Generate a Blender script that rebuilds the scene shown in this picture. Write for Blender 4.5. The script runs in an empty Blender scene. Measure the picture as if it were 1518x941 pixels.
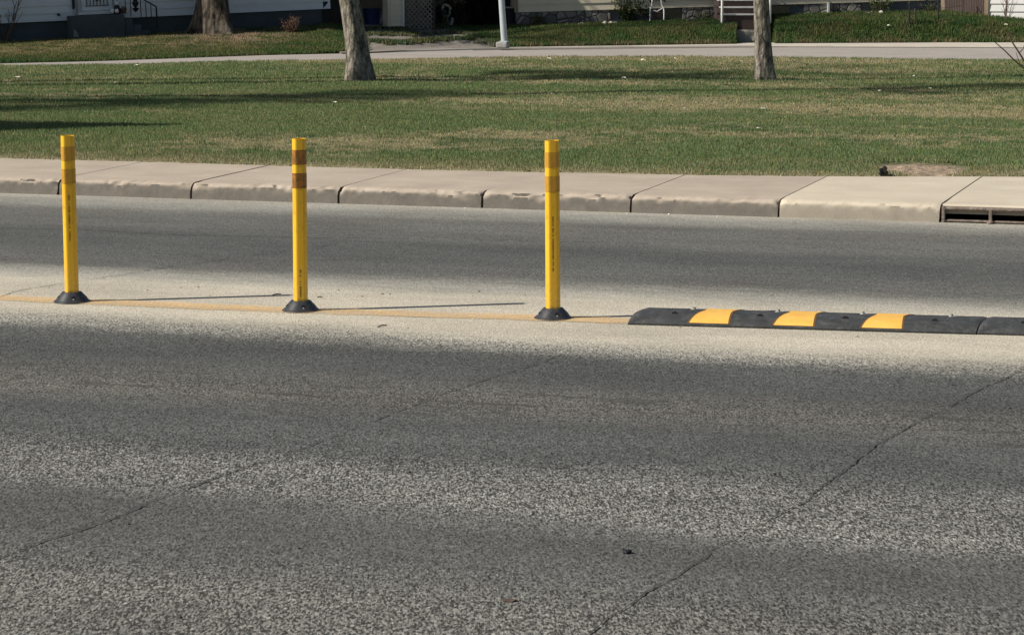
import bpy, bmesh, math, random
import numpy as np
from math import sin, cos, tan, pi, radians as R, sqrt, atan2, floor
from mathutils import Vector, Matrix

S = bpy.context.scene
C = S.collection
random.seed(7); rng = np.random.default_rng(7)

# ------------------------------------------------------------------ camera, sky, sun
CAM_H, PITCH, YAW, FPX = 1.93, R(8.02), R(17.5), 3870.0
cd = bpy.data.cameras.new('camera'); cam = bpy.data.objects.new('camera', cd); C.objects.link(cam)
cd.sensor_width = 36; cd.lens = FPX/1518*36; cd.clip_start = .1; cd.clip_end = 2500
cam.location = (0, 0, CAM_H); cam.rotation_euler = (pi/2-PITCH, 0, YAW)
S.camera = cam
SUN_EL = R(37.5); SUN_TO = Vector((-.855, -.518, 0)).normalized()      # towards the sun, flat
w = bpy.data.worlds.new('World'); S.world = w; w.use_nodes = True
nt = w.node_tree; bg = nt.nodes['Background']; sk = nt.nodes.new('ShaderNodeTexSky')
sk.sky_type = 'NISHITA'; sk.sun_disc = False; sk.sun_elevation = SUN_EL
sk.sun_rotation = atan2(SUN_TO.x, SUN_TO.y); sk.air_density = 1.0; sk.dust_density = 1.2
nt.links.new(sk.outputs[0], bg.inputs[0]); bg.inputs[1].default_value = .05
sl = bpy.data.lights.new('sun', 'SUN'); sl.energy = 5.0; sl.angle = R(.55); sl.color = (1, .93, .82)
so = bpy.data.objects.new('sun', sl); C.objects.link(so)
L = -(SUN_TO*cos(SUN_EL) + Vector((0, 0, sin(SUN_EL))))
so.rotation_euler = L.to_track_quat('-Z', 'Y').to_euler()
S.view_settings.view_transform = 'Standard'; S.view_settings.look = 'None'
S.view_settings.gamma = 1; S.view_settings.exposure = 0.2
S.render.engine = 'CYCLES'

# ------------------------------------------------------------------ surveying helpers (sight lines of the photograph)
def ray(x, y):
    cx = (x-759)/FPX; cy = -(y-470.5)/FPX
    d = (cx, cos(PITCH)+cy*sin(PITCH), -sin(PITCH)+cy*cos(PITCH))
    c, s = cos(YAW), sin(YAW)
    return Vector((c*d[0]-s*d[1], s*d[0]+c*d[1], d[2]))
def at(x, y, z=0.):
    d = ray(x, y); t = (z-CAM_H)/d.z
    return Vector((d.x*t, d.y*t, z))
def at_line(px, A, u):               # distance along a plan line A + s*u where the sight column px crosses it
    d = ray(px, 30)
    return (A.x*d.y - A.y*d.x)/(u.y*d.x - u.x*d.y)
def zat(px, y, P):                   # height seen at picture row y above the plan point P
    d = ray(px, y); return CAM_H + d.z*sqrt((P.x**2+P.y**2)/(d.x**2+d.y**2))
def proj_np(X, Y, Z):
    c, s = cos(YAW), sin(YAW)
    a = c*X+s*Y; b = -s*X+c*Y; Zz = Z-CAM_H
    dep = b*cos(PITCH)-Zz*sin(PITCH); u = b*sin(PITCH)+Zz*cos(PITCH)
    return 759+FPX*a/dep, 470.5-FPX*u/dep, dep
def sstep(a, b, x):
    t = np.clip((x-a)/(b-a), 0, 1); return t*t*(3-2*t)

# value noise for colours and small relief
_tab = rng.random((256, 256))
def vnoise(x, y, s=1.0, seed=0):
    x = np.asarray(x, float)*s+seed*17.3; y = np.asarray(y, float)*s+seed*9.7
    xi = np.floor(x).astype(int); yi = np.floor(y).astype(int); fx = x-xi; fy = y-yi
    fx = fx*fx*(3-2*fx); fy = fy*fy*(3-2*fy)
    g = lambda i, j: _tab[i & 255, j & 255]
    return (g(xi, yi)*(1-fx)+g(xi+1, yi)*fx)*(1-fy)+(g(xi, yi+1)*(1-fx)+g(xi+1, yi+1)*fx)*fy
def fnoise(x, y, s=1., seed=0, o=4):
    v = 0; a = .5; t = 0
    for k in range(o): v = v+a*vnoise(x, y, s*2**k, seed+k*3); t += a; a *= .55
    return v/t

# ------------------------------------------------------------------ object helpers
def tag(o, label=None, cat=None, group=None, kind=None):
    if label: o['label'] = label
    if cat: o['category'] = cat
    if group: o['group'] = group
    if kind: o['kind'] = kind
    return o
def thing(name, loc, label, cat, group=None, rz=0):
    o = bpy.data.objects.new(name, None); C.objects.link(o); o.location = loc; o.rotation_euler = (0, 0, rz)
    o.empty_display_size = .1
    return tag(o, label, cat, group)
class MB:
    def __init__(s): s.v = []; s.f = []
    def add(s, vs, fs):
        n = len(s.v); s.v += [tuple(v) for v in vs]; s.f += [tuple(i+n for i in f) for f in fs]; return s
    def box(s, x0, x1, y0, y1, z0, z1, M=None):
        vs = [Vector(p) for p in ((x0,y0,z0),(x1,y0,z0),(x1,y1,z0),(x0,y1,z0),(x0,y0,z1),(x1,y0,z1),(x1,y1,z1),(x0,y1,z1))]
        if M: vs = [M @ v for v in vs]
        return s.add(vs, ((0,3,2,1),(4,5,6,7),(0,1,5,4),(1,2,6,5),(2,3,7,6),(3,0,4,7)))
    def tube(s, pts, rad, n=8, cap=True):
        pts = [Vector(p) for p in pts]
        if not hasattr(rad, '__len__'): rad = [rad]*len(pts)
        vs = []; fs = []; up = None
        for i, p in enumerate(pts):
            d = (pts[min(i+1, len(pts)-1)]-pts[max(i-1, 0)]).normalized()
            if up is None: up = d.orthogonal().normalized()
            up = (up-d*up.dot(d))
            up = up.normalized() if up.length > 1e-6 else d.orthogonal().normalized()
            b = d.cross(up)
            for k in range(n):
                a = 2*pi*k/n; vs.append(p+(up*cos(a)+b*sin(a))*rad[i])
        m = len(pts)
        for i in range(m-1):
            for k in range(n):
                k2 = (k+1) % n; fs.append((i*n+k, i*n+k2, (i+1)*n+k2, (i+1)*n+k))
        if cap: fs.append(tuple(range(n))[::-1]); fs.append(tuple((m-1)*n+k for k in range(n)))
        return s.add(vs, fs)
    def lathe(s, prof, n=32, c=(0, 0, 0)):
        vs = []; fs = []
        for r, z in prof:
            for k in range(n): a = 2*pi*k/n; vs.append((c[0]+r*cos(a), c[1]+r*sin(a), c[2]+z))
        m = len(prof)
        for i in range(m-1):
            for k in range(n):
                k2 = (k+1) % n; fs.append((i*n+k, i*n+k2, (i+1)*n+k2, (i+1)*n+k))
        fs.append(tuple(range(n))[::-1]); fs.append(tuple((m-1)*n+k for k in range(n)))
        return s.add(vs, fs)
    def prism(s, poly, axis_pts):           # poly of (a,b) swept; axis_pts: function (a,b,k)->point for the two ends
        n = len(poly); vs = [axis_pts(a, b, 0) for a, b in poly]+[axis_pts(a, b, 1) for a, b in poly]
        fs = [(i, (i+1) % n, n+(i+1) % n, n+i) for i in range(n)]+[tuple(range(n))[::-1], tuple(range(n, 2*n))]
        return s.add(vs, fs)
    def blob(s, c, r, sub=2, seed=0, amp=.25, flat=1):
        bm = bmesh.new(); bmesh.ops.create_icosphere(bm, subdivisions=sub, radius=1)
        rr = random.Random(seed); ph = [rr.uniform(0, 6) for _ in range(6)]
        vs = []
        for v in bm.verts:
            p = v.co; k = 1+amp*(sin(3*p.x+ph[0])*cos(2.5*p.y+ph[1])+.6*sin(5*p.z+ph[2]+3*p.x))
            vs.append((c[0]+p.x*r*k, c[1]+p.y*r*k, c[2]+p.z*r*k*flat))
        fs = [tuple(v.index for v in f.verts) for f in bm.faces]; bm.free()
        return s.add(vs, fs)
    def build(s, name, m, parent=None, smooth=False, bevel=0, label=None):
        me = bpy.data.meshes.new(name); me.from_pydata(s.v, [], s.f); me.update()
        bm = bmesh.new(); bm.from_mesh(me); bmesh.ops.recalc_face_normals(bm, faces=bm.faces); bm.to_mesh(me); bm.free()
        me.materials.append(m)
        if smooth: me.shade_smooth()
        o = bpy.data.objects.new(name, me); C.objects.link(o)
        if parent: o.parent = parent
        if bevel:
            b = o.modifiers.new('bevel', 'BEVEL'); b.width = bevel; b.segments = 3; b.limit_method = 'ANGLE'; b.angle_limit = R(35)
        if smooth:
            e = o.modifiers.new('split', 'EDGE_SPLIT'); e.split_angle = R(50)
        if label: o['label'] = label
        return o
def np_mesh(name, V, F, mat, col=None, smooth=False):      # V (n,3), F (m,k) arrays
    me = bpy.data.meshes.new(name); n, m, k = len(V), len(F), F.shape[1]
    me.vertices.add(n); me.vertices.foreach_set('co', V.astype(np.float32).ravel())
    me.loops.add(m*k); me.loops.foreach_set('vertex_index', F.astype(np.int32).ravel())
    me.polygons.add(m); me.polygons.foreach_set('loop_start', np.arange(0, m*k, k, dtype=np.int32))
    me.update(calc_edges=True); me.materials.append(mat)
    if col is not None:
        a = me.color_attributes.new('tint', 'FLOAT_COLOR', 'POINT')
        c4 = np.ones((n, 4), np.float32); c4[:, :3] = col; a.data.foreach_set('color', c4.ravel())
    if smooth: me.shade_smooth()
    o = bpy.data.objects.new(name, me); C.objects.link(o); return o
def grid(nx, ny):
    i = np.arange(nx-1); j = np.arange(ny-1); I, J = np.meshgrid(i, j, indexing='ij'); a = (I*ny+J).ravel()
    return np.stack([a, a+ny, a+ny+1, a+1], 1)

# ------------------------------------------------------------------ materials
class NT:
    def __init__(s, name):
        s.m = bpy.data.materials.new(name); s.m.use_nodes = True; s.t = s.m.node_tree
        s.b = s.t.nodes['Principled BSDF']; s.b.inputs['Specular IOR Level'].default_value = .3
    def n(s, typ, ins=None, **kw):
        o = s.t.nodes.new('ShaderNode'+typ)
        for k, v in kw.items(): setattr(o, k, v)
        for k, v in (ins or {}).items():
            if hasattr(v, 'links') or isinstance(v, bpy.types.NodeSocket): s.t.links.new(v, o.inputs[k])
            else: o.inputs[k].default_value = v
        return o
    def pos(s, obj=False):
        return s.n('TexCoord').outputs['Object'] if obj else s.n('NewGeometry').outputs['Position']
    def noise(s, sc, det=3, rough=.55, vec=None, obj=False, stretch=None):
        v = vec or s.pos(obj)
        if stretch: v = s.n('Mapping', {'Vector': v, 'Scale': stretch}).outputs[0]
        return s.n('TexNoise', {'Vector': v, 'Scale': sc, 'Detail': det, 'Roughness': rough}).outputs[0]
    def vor(s, sc, out='Color', feat='F1', obj=False, stretch=None, vec=None):
        v = vec or s.pos(obj)
        if stretch: v = s.n('Mapping', {'Vector': v, 'Scale': stretch}).outputs[0]
        return s.n('TexVoronoi', {'Vector': v, 'Scale': sc}, feature=feat).outputs[out]
    def math(s, op, a, b=0., c=0., clamp=False):
        return s.n('Math', {0: a, 1: b, 2: c}, operation=op, use_clamp=clamp).outputs[0]
    def mix(s, f, a, b, mode='MIX'):
        o = s.n('Mix', data_type='RGBA', blend_type=mode)
        for k, v in ((0, f), (6, a), (7, b)):
            if isinstance(v, bpy.types.NodeSocket): s.t.links.new(v, o.inputs[k])
            else: o.inputs[k].default_value = v if k == 0 else ((*v, 1) if len(v) == 3 else v)
        return o.outputs[2]
    def ramp(s, f, stops, interp='LINEAR'):
        o = s.n('ValToRGB', {0: f}); cr = o.color_ramp; cr.interpolation = interp
        while len(cr.elements) < len(stops): cr.elements.new(.5)
        for e, (p, c) in zip(cr.elements, stops):
            e.position = p; e.color = (c, c, c, 1) if not hasattr(c, '__len__') else (*c, 1)
        return o.outputs[0]
    def maprange(s, v, a, b, c=0., d=1.):
        return s.n('MapRange', {0: v, 1: a, 2: b, 3: c, 4: d}).outputs[0]
    def out(s, col=None, rough=.8, bump=None, bstr=.5, bdist=.01, metal=0, spec=None):
        if col is not None:
            if isinstance(col, bpy.types.NodeSocket): s.t.links.new(col, s.b.inputs['Base Color'])
            else: s.b.inputs['Base Color'].default_value = (*col, 1)
        if isinstance(rough, bpy.types.NodeSocket): s.t.links.new(rough, s.b.inputs['Roughness'])
        else: s.b.inputs['Roughness'].default_value = rough
        s.b.inputs['Metallic'].default_value = metal
        if spec is not None: s.b.inputs['Specular IOR Level'].default_value = spec
        if bump is not None:
            bn = s.n('Bump', {'Height': bump, 'Strength': bstr, 'Distance': bdist})
            s.t.links.new(bn.outputs[0], s.b.inputs['Normal'])
        return s.m
def simple(name, col, rough=.7, var=.25, sc=8, bump=0, metal=0, spec=.3, obj=True, dirt=None, dirtamt=.4):
    t = NT(name); n1 = t.noise(sc, 4, obj=obj); n2 = t.noise(sc*9, 2, obj=obj)
    f = t.math('ADD', t.math('MULTIPLY', n1, .65), t.math('MULTIPLY', n2, .35))
    f = t.maprange(f, .3, .7)
    c = t.mix(f, tuple(x*(1-var) for x in col), tuple(min(1, x*(1+var)) for x in col))
    if dirt: c = t.mix(t.math('MULTIPLY', t.maprange(t.noise(sc*2.3, 5, .7, obj=obj), .48, .68), dirtamt), c, dirt)
    return t.out(c, rough, f if bump else None, .5, bump or .01, metal, spec)

# --- asphalt: worn lanes run along X, so the tone depends on Y
def asphalt():
    t = NT('asphalt'); p = t.pos(); xyz = t.n('SeparateXYZ', {0: p})
    big = t.noise(.55, 3, vec=p, stretch=(.35, 1, 1)); fine = t.noise(95, 2, vec=p, stretch=(1, .2, 1)); med = t.noise(9, 3, vec=p, stretch=(.5, 1, 1))
    y = t.math('ADD', xyz.outputs[1], t.math('MULTIPLY', t.math('SUBTRACT', big, .5), .75))
    y = t.math('ADD', y, t.math('MULTIPLY', t.math('SUBTRACT', fine, .5), .62))
    y = t.math('ADD', y, t.math('MULTIPLY', t.math('SUBTRACT', med, .5), .35))
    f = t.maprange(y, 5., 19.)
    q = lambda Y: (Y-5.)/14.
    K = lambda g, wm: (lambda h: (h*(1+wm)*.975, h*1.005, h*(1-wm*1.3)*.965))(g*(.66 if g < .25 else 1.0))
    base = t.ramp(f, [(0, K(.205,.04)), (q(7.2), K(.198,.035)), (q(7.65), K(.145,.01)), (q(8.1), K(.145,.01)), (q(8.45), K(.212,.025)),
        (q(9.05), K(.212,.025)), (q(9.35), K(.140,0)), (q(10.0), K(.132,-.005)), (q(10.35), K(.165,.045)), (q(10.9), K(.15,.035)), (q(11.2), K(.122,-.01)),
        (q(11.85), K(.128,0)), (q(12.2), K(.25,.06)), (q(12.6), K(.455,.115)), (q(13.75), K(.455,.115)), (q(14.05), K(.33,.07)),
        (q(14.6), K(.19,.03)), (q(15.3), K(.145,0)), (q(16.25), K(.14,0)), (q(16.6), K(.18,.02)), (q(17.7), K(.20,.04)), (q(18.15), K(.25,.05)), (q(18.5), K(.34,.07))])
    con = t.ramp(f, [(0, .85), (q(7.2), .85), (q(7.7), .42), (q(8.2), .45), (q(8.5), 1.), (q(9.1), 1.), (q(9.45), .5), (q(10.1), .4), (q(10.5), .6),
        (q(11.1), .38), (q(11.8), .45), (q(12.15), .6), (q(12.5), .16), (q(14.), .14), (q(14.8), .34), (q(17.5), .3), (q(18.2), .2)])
    pr = t.n('Mapping', {'Vector': p, 'Rotation': (0, 0, R(-19))}).outputs[0]; ps = t.n('Mapping', {'Vector': pr, 'Scale': (1, .30, 1)}).outputs[0]
    st = t.n('SeparateColor', {0: t.vor(165, 'Color', vec=ps)}).outputs[0]
    st2 = t.n('SeparateColor', {0: t.vor(300, 'Color', vec=ps)}).outputs[0]
    cl = t.noise(120, 2, .6, vec=ps)
    s = t.math('ADD', t.math('MULTIPLY', t.math('SUBTRACT', st, .5), 1.5), t.math('MULTIPLY', t.math('SUBTRACT', cl, .5), 3.6))
    s = t.math('ADD', s, t.math('MULTIPLY', t.math('SUBTRACT', st2, .5), .45))
    clump = t.noise(30, 3, .6, vec=ps)
    s = t.math('ADD', s, t.math('MULTIPLY', t.math('SUBTRACT', clump, .5), 1.0))
    k = t.math('ADD', 1., t.math('MULTIPLY', t.math('MULTIPLY', s, con), 1.4))
    k = t.math('MAXIMUM', k, .28)
    gl = t.math('GREATER_THAN', t.n('SeparateColor', {0: t.vor(75, 'Color', vec=pr)}).outputs[1], .965)
    k = t.math('MULTIPLY', k, t.math('ADD', 1., t.math('MULTIPLY', t.math('MULTIPLY', gl, con), .8)))
    patch = t.maprange(t.noise(1.6, 5, .65, vec=p, stretch=(.35, 1, 1)), .3, .7, .80, 1.18)
    k = t.math('MULTIPLY', k, patch)
    col = t.n('VectorMath', {0: base, 'Scale': k}, operation='SCALE').outputs[0]
    # oil drips and pits, a few a square metre
    d = t.vor(2.3, 'Distance', vec=p, stretch=(.6, 1, 1)); rr = t.noise(1.1, 2, vec=p)
    spot = t.math('LESS_THAN', t.math('ADD', d, t.math('MULTIPLY', fine, .012)), t.math('MULTIPLY', t.maprange(rr, .5, .7), .034))
    col = t.mix(t.math('MULTIPLY', spot, .8), col, (.03, .03, .03))
    tar = t.maprange(t.noise(4.5, 4, .6, vec=p, stretch=(.35, 1.6, 1)), .575, .605)
    zone = t.math('MULTIPLY', t.maprange(xyz.outputs[1], 9.9, 10.2), t.maprange(xyz.outputs[1], 11.0, 10.8))
    col = t.mix(t.math('MULTIPLY', t.math('MULTIPLY', tar, zone), .55), col, (.05, .05, .045))
    return t.out(col, .85, t.math('ADD', st, t.math('MULTIPLY', cl, 1.5)), .45, .004, spec=.25)
def concrete(name, lo, hi, stain=.5, brush=False):
    t = NT(name); p = t.pos()
    a = t.noise(2.2, 5, .6, vec=p); b = t.noise(60, 3, .6, vec=p); c = t.noise(7, 4, .65, vec=p, stretch=(.4, 1, 1))
    f = t.math('ADD', t.math('MULTIPLY', a, .5), t.math('ADD', t.math('MULTIPLY', b, .25), t.math('MULTIPLY', c, .25)))
    col = t.mix(t.maprange(f, .35, .65), lo, hi)
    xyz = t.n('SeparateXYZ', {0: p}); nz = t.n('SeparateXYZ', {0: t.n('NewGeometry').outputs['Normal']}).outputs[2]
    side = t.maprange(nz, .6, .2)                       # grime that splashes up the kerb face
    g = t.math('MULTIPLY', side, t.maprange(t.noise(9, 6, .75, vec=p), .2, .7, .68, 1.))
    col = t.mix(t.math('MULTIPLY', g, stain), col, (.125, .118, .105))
    pit = t.maprange(t.noise(45, 2, vec=p), .68, .74)
    col = t.mix(t.math('MULTIPLY', pit, .45), col, (.14, .12, .10))
    sp = t.math('LESS_THAN', t.vor(5, 'Distance', vec=p), .035)
    col = t.mix(t.math('MULTIPLY', sp, .35), col, (.12, .1, .08))
    return t.out(col, .9, b, .35, .004)
def bark(name, lo, hi, sc=1.):
    t = NT(name); p = t.pos(True)
    v = t.vor(16*sc, 'Distance', 'F1', stretch=(1, 1, .28), vec=p); n = t.noise(30*sc, 4, .65, vec=p, stretch=(1, 1, .5)); b = t.noise(3, 3, vec=p)
    f = t.math('ADD', t.math('MULTIPLY', v, .5), t.math('MULTIPLY', n, .7))
    col = t.mix(t.maprange(f, .35, .75), hi, lo); col = t.mix(t.maprange(b, .45, .65, 0, .35), col, (.22, .2, .15))
    return t.out(col, .9, t.math('SUBTRACT', 1., f), 1., .03)
def tinted(name, rough=.8, trans=0, bump=None, spec=.2):
    t = NT(name); a = t.n('VertexColor', layer_name='tint').outputs[0]
    if bump:
        n = t.noise(bump, 4, .65); col = t.mix(t.maprange(n, .3, .7), a, (.5, .5, .5), 'MULTIPLY'); t.out(col, rough, n, .7, .02, spec=spec)
        col = t.mix(t.maprange(n, .3, .7, 0, .45), a, (.02, .02, .012)); t.t.links.new(col, t.b.inputs['Base Color'])
    else: t.out(a, rough, spec=spec)
    if trans:
        tr = t.n('BsdfTranslucent', {0: a}); mx = t.n('MixShader', {0: trans, 1: t.b.outputs[0], 2: tr.outputs[0]})
        t.t.links.new(mx.outputs[0], t.t.nodes['Material Output'].inputs[0])
    return t.m

M = {}
M['asphalt'] = asphalt()
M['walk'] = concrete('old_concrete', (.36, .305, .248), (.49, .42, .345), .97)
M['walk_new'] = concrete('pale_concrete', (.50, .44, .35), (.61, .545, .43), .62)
M['far_asphalt'] = simple('faded_asphalt', (.34, .31, .285), .9, .12, 1.2, obj=False)
M['far_walk'] = simple('far_concrete', (.50, .46, .40), .9, .15, 2, obj=False)
M['soil'] = simple('dry_soil', (.25, .19, .13), .95, .4, 12, bump=.02, obj=False)
M['terrain'] = tinted('turf_soil', .95, bump=40)
M['blade'] = tinted('grass_blades', .65, .3)
M['print'] = simple('faded_print', (.16, .085, .02), .7, .2)
M['crack'] = simple('crack_tar', (.05, .048, .045), .9, .3, 20)
M['rubber'] = simple('black_rubber', (.048, .051, .053), .62, .4, 9, bump=.002, spec=.35, dirt=(.15, .145, .13), dirtamt=.4)
M['base_plastic'] = simple('black_plastic', (.035, .038, .045), .36, .3, 12, spec=.5, dirt=(.13, .125, .11), dirtamt=.3)
M['hole'] = simple('dark_hole', (.008, .008, .008), 1, .2)
M['steel'] = simple('zinc_bolt', (.5, .49, .46), .45, .2, 30, metal=.6)
M['void'] = simple('near_black', (.012, .012, .012), .9, .3)  # near black: the darkness inside the drain chamber is put into the colour
M['rust'] = simple('rusty_iron', (.17, .135, .115), .75, .3, 14, bump=.004, metal=.15, dirt=(.40, .35, .29), dirtamt=.6)
M['bark_big'] = bark('furrowed_bark', (.014, .012, .010), (.19, .155, .12), .6)
M['bark'] = bark('grey_bark', (.06, .054, .048), (.42, .375, .305), 1.3)
M['twig'] = simple('twig', (.13, .09, .07), .85, .3)
M['sid_blue'] = simple('blue_grey_siding', (.70, .75, .78), .6, .05, 3)
M['sid_cream'] = simple('cream_siding', (.72, .65, .50), .6, .05, 3)
M['sid_white'] = simple('white_siding', (.80, .80, .79), .5, .04, 3)
M['found_dark'] = simple('slate_paint', (.062, .08, .09), .8, .2, 2.5)
M['white'] = simple('white_paint', (.74, .74, .71), .5, .06, 6)
M['trim'] = simple('grey_trim', (.42, .44, .45), .5, .06, 6)
M['iron'] = simple('black_iron', (.02, .02, .022), .5, .2)
M['roof'] = simple('shingles', (.09, .08, .075), .9, .35, 12)
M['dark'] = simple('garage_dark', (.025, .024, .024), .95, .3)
M['glass'] = NT('window_glass').out((.03, .035, .04), .08, spec=.8)
M['lattice'] = simple('lattice_wood', (.30, .27, .23), .8, .3)
M['brown'] = simple('brown_wood', (.075, .055, .05), .8, .3)
M['tan'] = simple('tan_stucco', (.30, .24, .16), .9, .2)
M['red'] = simple('brick_red', (.12, .055, .05), .8, .25)
M['pole'] = simple('galvanised_pole', (.42, .47, .50), .5, .12, 6)
M['foliage'] = tinted('foliage', .6, .35)
M['litter'] = simple('pale_litter', (.66, .62, .52), .8, .15)
M['blue'] = simple('blue_plastic', (.03, .05, .16), .5, .2)

def yellow_plastic():
    t = NT('yellow_plastic'); p = t.pos(True)
    n = t.noise(9, 4, vec=p, stretch=(1, 1, .25)); c = t.mix(t.maprange(n, .35, .65), (.78, .445, .02), (.86, .515, .028))
    z = t.n('SeparateXYZ', {0: p}).outputs[2]
    low = t.math('MULTIPLY', t.maprange(z, .30, .05), t.maprange(t.noise(35, 4, .7, vec=p), .42, .7))
    c = t.mix(t.math('MULTIPLY', low, .45), c, (.24, .19, .12))
    sc = t.maprange(t.noise(22, 5, .75, vec=p, stretch=(1, 1, .5)), .60, .68)
    c = t.mix(t.math('MULTIPLY', sc, .4), c, (.2, .12, .03))
    return t.out(c, .3, n, .1, .002, spec=.6)
M['yellow'] = yellow_plastic()
def band_mat(name, a, b, dirt):
    t = NT(name); p = t.pos(True)
    h = t.vor(240, 'Distance', vec=p); n = t.noise(26, 5, .7, vec=p)
    c = t.mix(t.maprange(h, .2, .7), a, b); c = t.mix(t.math('MULTIPLY', t.maprange(n, .5-dirt*.15, .66), .25+dirt*.6), c, (.07, .045, .025))
    return t.out(c, .38, h, .2, .001, spec=.5)
M['amber'] = band_mat('amber_reflective', (.48, .245, .022), (.56, .31, .03), 0)
M['amber_dirty'] = band_mat('scuffed_reflective', (.40, .16, .015), (.46, .20, .025), 1)
def paint_line():
    t = NT('worn_yellow_line'); p = t.pos()
    n = t.noise(55, 3, .65, vec=p); b = t.noise(3.5, 4, vec=p, stretch=(.4, 1, 1))
    f = t.math('ADD', t.math('MULTIPLY', n, .42), t.math('MULTIPLY', b, .58))
    c = t.mix(t.maprange(n, .35, .6), (.62, .50, .34), (.76, .51, .24)); t.out(c, .85, n, .3, .003)
    wr = t.n('VertexColor', layer_name='tint').outputs[0]
    m = t.maprange(t.math('ADD', t.math('MULTIPLY', wr, .42), t.math('MULTIPLY', t.math('SUBTRACT', f, .5), 1.9)), .06, .66, 0., .95)
    tr = t.n('BsdfTransparent'); mx = t.n('MixShader', {0: m, 1: tr.outputs[0], 2: t.b.outputs[0]})
    t.t.links.new(mx.outputs[0], t.t.nodes['Material Output'].inputs[0]); return t.m
M['line'] = paint_line()
def stone_mat():
    t = NT('rubble_stone'); p = t.pos(True)
    d = t.n('TexVoronoi', {'Vector': p, 'Scale': 5.5}, feature='DISTANCE_TO_EDGE').outputs[0]
    cc = t.n('SeparateColor', {0: t.vor(5.5, 'Color', vec=p)}).outputs[0]
    st = t.mix(cc, (.14, .135, .13), (.40, .37, .33)); c = t.mix(t.maprange(d, .02, .07), (.10, .095, .09), st)
    return t.out(c, .9, t.maprange(d, 0, .12), .8, .04)
M['stone'] = stone_mat()
def block_mat():
    t = NT('painted_blocks'); p = t.pos(True)
    cc = t.n('SeparateColor', {0: t.vor(2.6, 'Color', vec=p)}).outputs[0]
    c = t.mix(t.math('MULTIPLY', cc, t.noise(3, 3, vec=p)), (.10, .105, .12), (.36, .36, .37))
    return t.out(c, .9)
M['block'] = block_mat()

# ================================================================== SETTING
# far edges as surveyed
def edge(pts, z=0.): return [at(x, y, z) for x, y in pts]
FR = [(-900, 112), (-450, 104), (0, 99.5), (200, 97), (400, 93), (600, 89), (740, 87), (950, 86), (1130, 87), (1400, 91), (1518, 92), (1900, 97), (2500, 106)]
BK = [(-900, 110), (-450, 102), (0, 94.5), (150, 91), (300, 85.5), (400, 82), (540, 79), (740, 73.5), (950, 71), (1130, 69.5), (1400, 70.5), (1518, 71), (1900, 73), (2500, 77)]
WK = [(-900, 109.6), (-450, 101.6), (0, 94.1), (150, 90.6), (300, 85.), (400, 81.2), (540, 78.2), (740, 70.), (950, 67), (1130, 64.5), (1400, 63), (1518, 63), (1900, 64), (2500, 66)]
def interp(T, x): return float(np.interp(x, [a for a, b in T], [b for a, b in T]))
frx = [(at(a, b).x, at(a, b).y) for a, b in FR]
def far_front_y(x): return np.interp(x, [p[0] for p in frx], [p[1] for p in frx])

# base ground to the horizon
g = MB().box(-900, 900, -700, 1500, -1.2, -.30).build('ground', M['soil']); tag(g, kind='structure')
# main road
def sheet(name, x0, x1, y0, y1, z, mat, kind='structure'):
    o = MB().add([(x0, y0, z), (x1, y0, z), (x1, y1, z), (x0, y1, z)], [(0, 1, 2, 3)]).build(name, mat); return tag(o, kind=kind)
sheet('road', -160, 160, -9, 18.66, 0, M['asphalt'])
# near sidewalk behind/below the camera
nw = MB().box(-60, 60, -9, -.6, -.2, .12).build('near_pavement', M['walk']); tag(nw, kind='structure')

# yellow centre line, worn
Nn = 400; X = np.linspace(-40, -3.40, Nn); yc = np.interp(X, [-40, -7.1, -5.4, -3.9, -3.3], [12.93, 12.94, 12.955, 13.09, 13.12])
ed = lambda sd: (vnoise(X, X*0+sd, 14, 3)-.5)*.03
rows = [(-.12, .1), (-.09, .9), (0, 1), (.09, .9), (.12, .1)]
V = np.concatenate([np.stack([X, yc+o_+ed(o_*9), X*0+.004], 1) for o_, _ in rows]); wear = np.concatenate([np.full(Nn, w_) for _, w_ in rows])
i = np.arange(Nn-1); F = np.concatenate([np.stack([i+k*Nn, i+1+k*Nn, i+1+(k+1)*Nn, i+(k+1)*Nn], 1) for k in range(4)])
tag(np_mesh('yellow_centre_line', V, F, M['line'], np.repeat(wear[:, None], 3, 1)), kind='structure')

# cracks: irregular thin seams in the asphalt
def crack(pts, wid=.008, gap=.12, amp=.02, seed=1, fade=None):
    wid *= .6; amp *= .5
    r = random.Random(seed); P = [at(*p) for p in pts]; path = []
    for a, b in zip(P[:-1], P[1:]):
        n = max(2, int((b-a).length/.035))
        path += [a.lerp(b, k/n) for k in range(n)]
    path.append(P[-1]); m = MB(); off = 0; prev = None; on = True; drift = 0
    for k, p in enumerate(path):
        d = (path[min(k+1, len(path)-1)]-path[max(k-1, 0)]).normalized(); nrm = Vector((-d.y, d.x, 0))
        drift = drift*.93+r.uniform(-1, 1)*amp*.5; off = drift+r.uniform(-1, 1)*amp*.18
        if r.random() < gap*.35: on = not on if on else True
        elif not on and r.random() < .4: on = True
        wdt = wid*r.uniform(.35, 1.5)
        c = p+nrm*off+Vector((0, 0, .0042)); nn = Vector((1, 0, 0)) if abs(d.y) > abs(d.x) else Vector((0, 1, 0)); cur = (c+nn*wdt/2, c-nn*wdt/2)
        if prev and on: m.add([prev[0], prev[1], cur[1], cur[0]], [(0, 1, 2, 3)])
        prev = cur
    return tag(m.build('road_crack', M['crack']), kind='structure')
crack([(-60, 846), (0, 825), (170, 768), (215, 748)], .012, .02, .02, 1)
crack([(215, 748), (330, 707), (430, 672), (500, 645)], .009, .12, .02, 2)
crack([(500, 645), (560, 622), (660, 583), (740, 557), (800, 540), (830, 527)], .009, .22, .02, 3)
crack([(850, 960), (870, 941), (960, 878), (1050, 820)], .009, .06, .02, 4)
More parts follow.
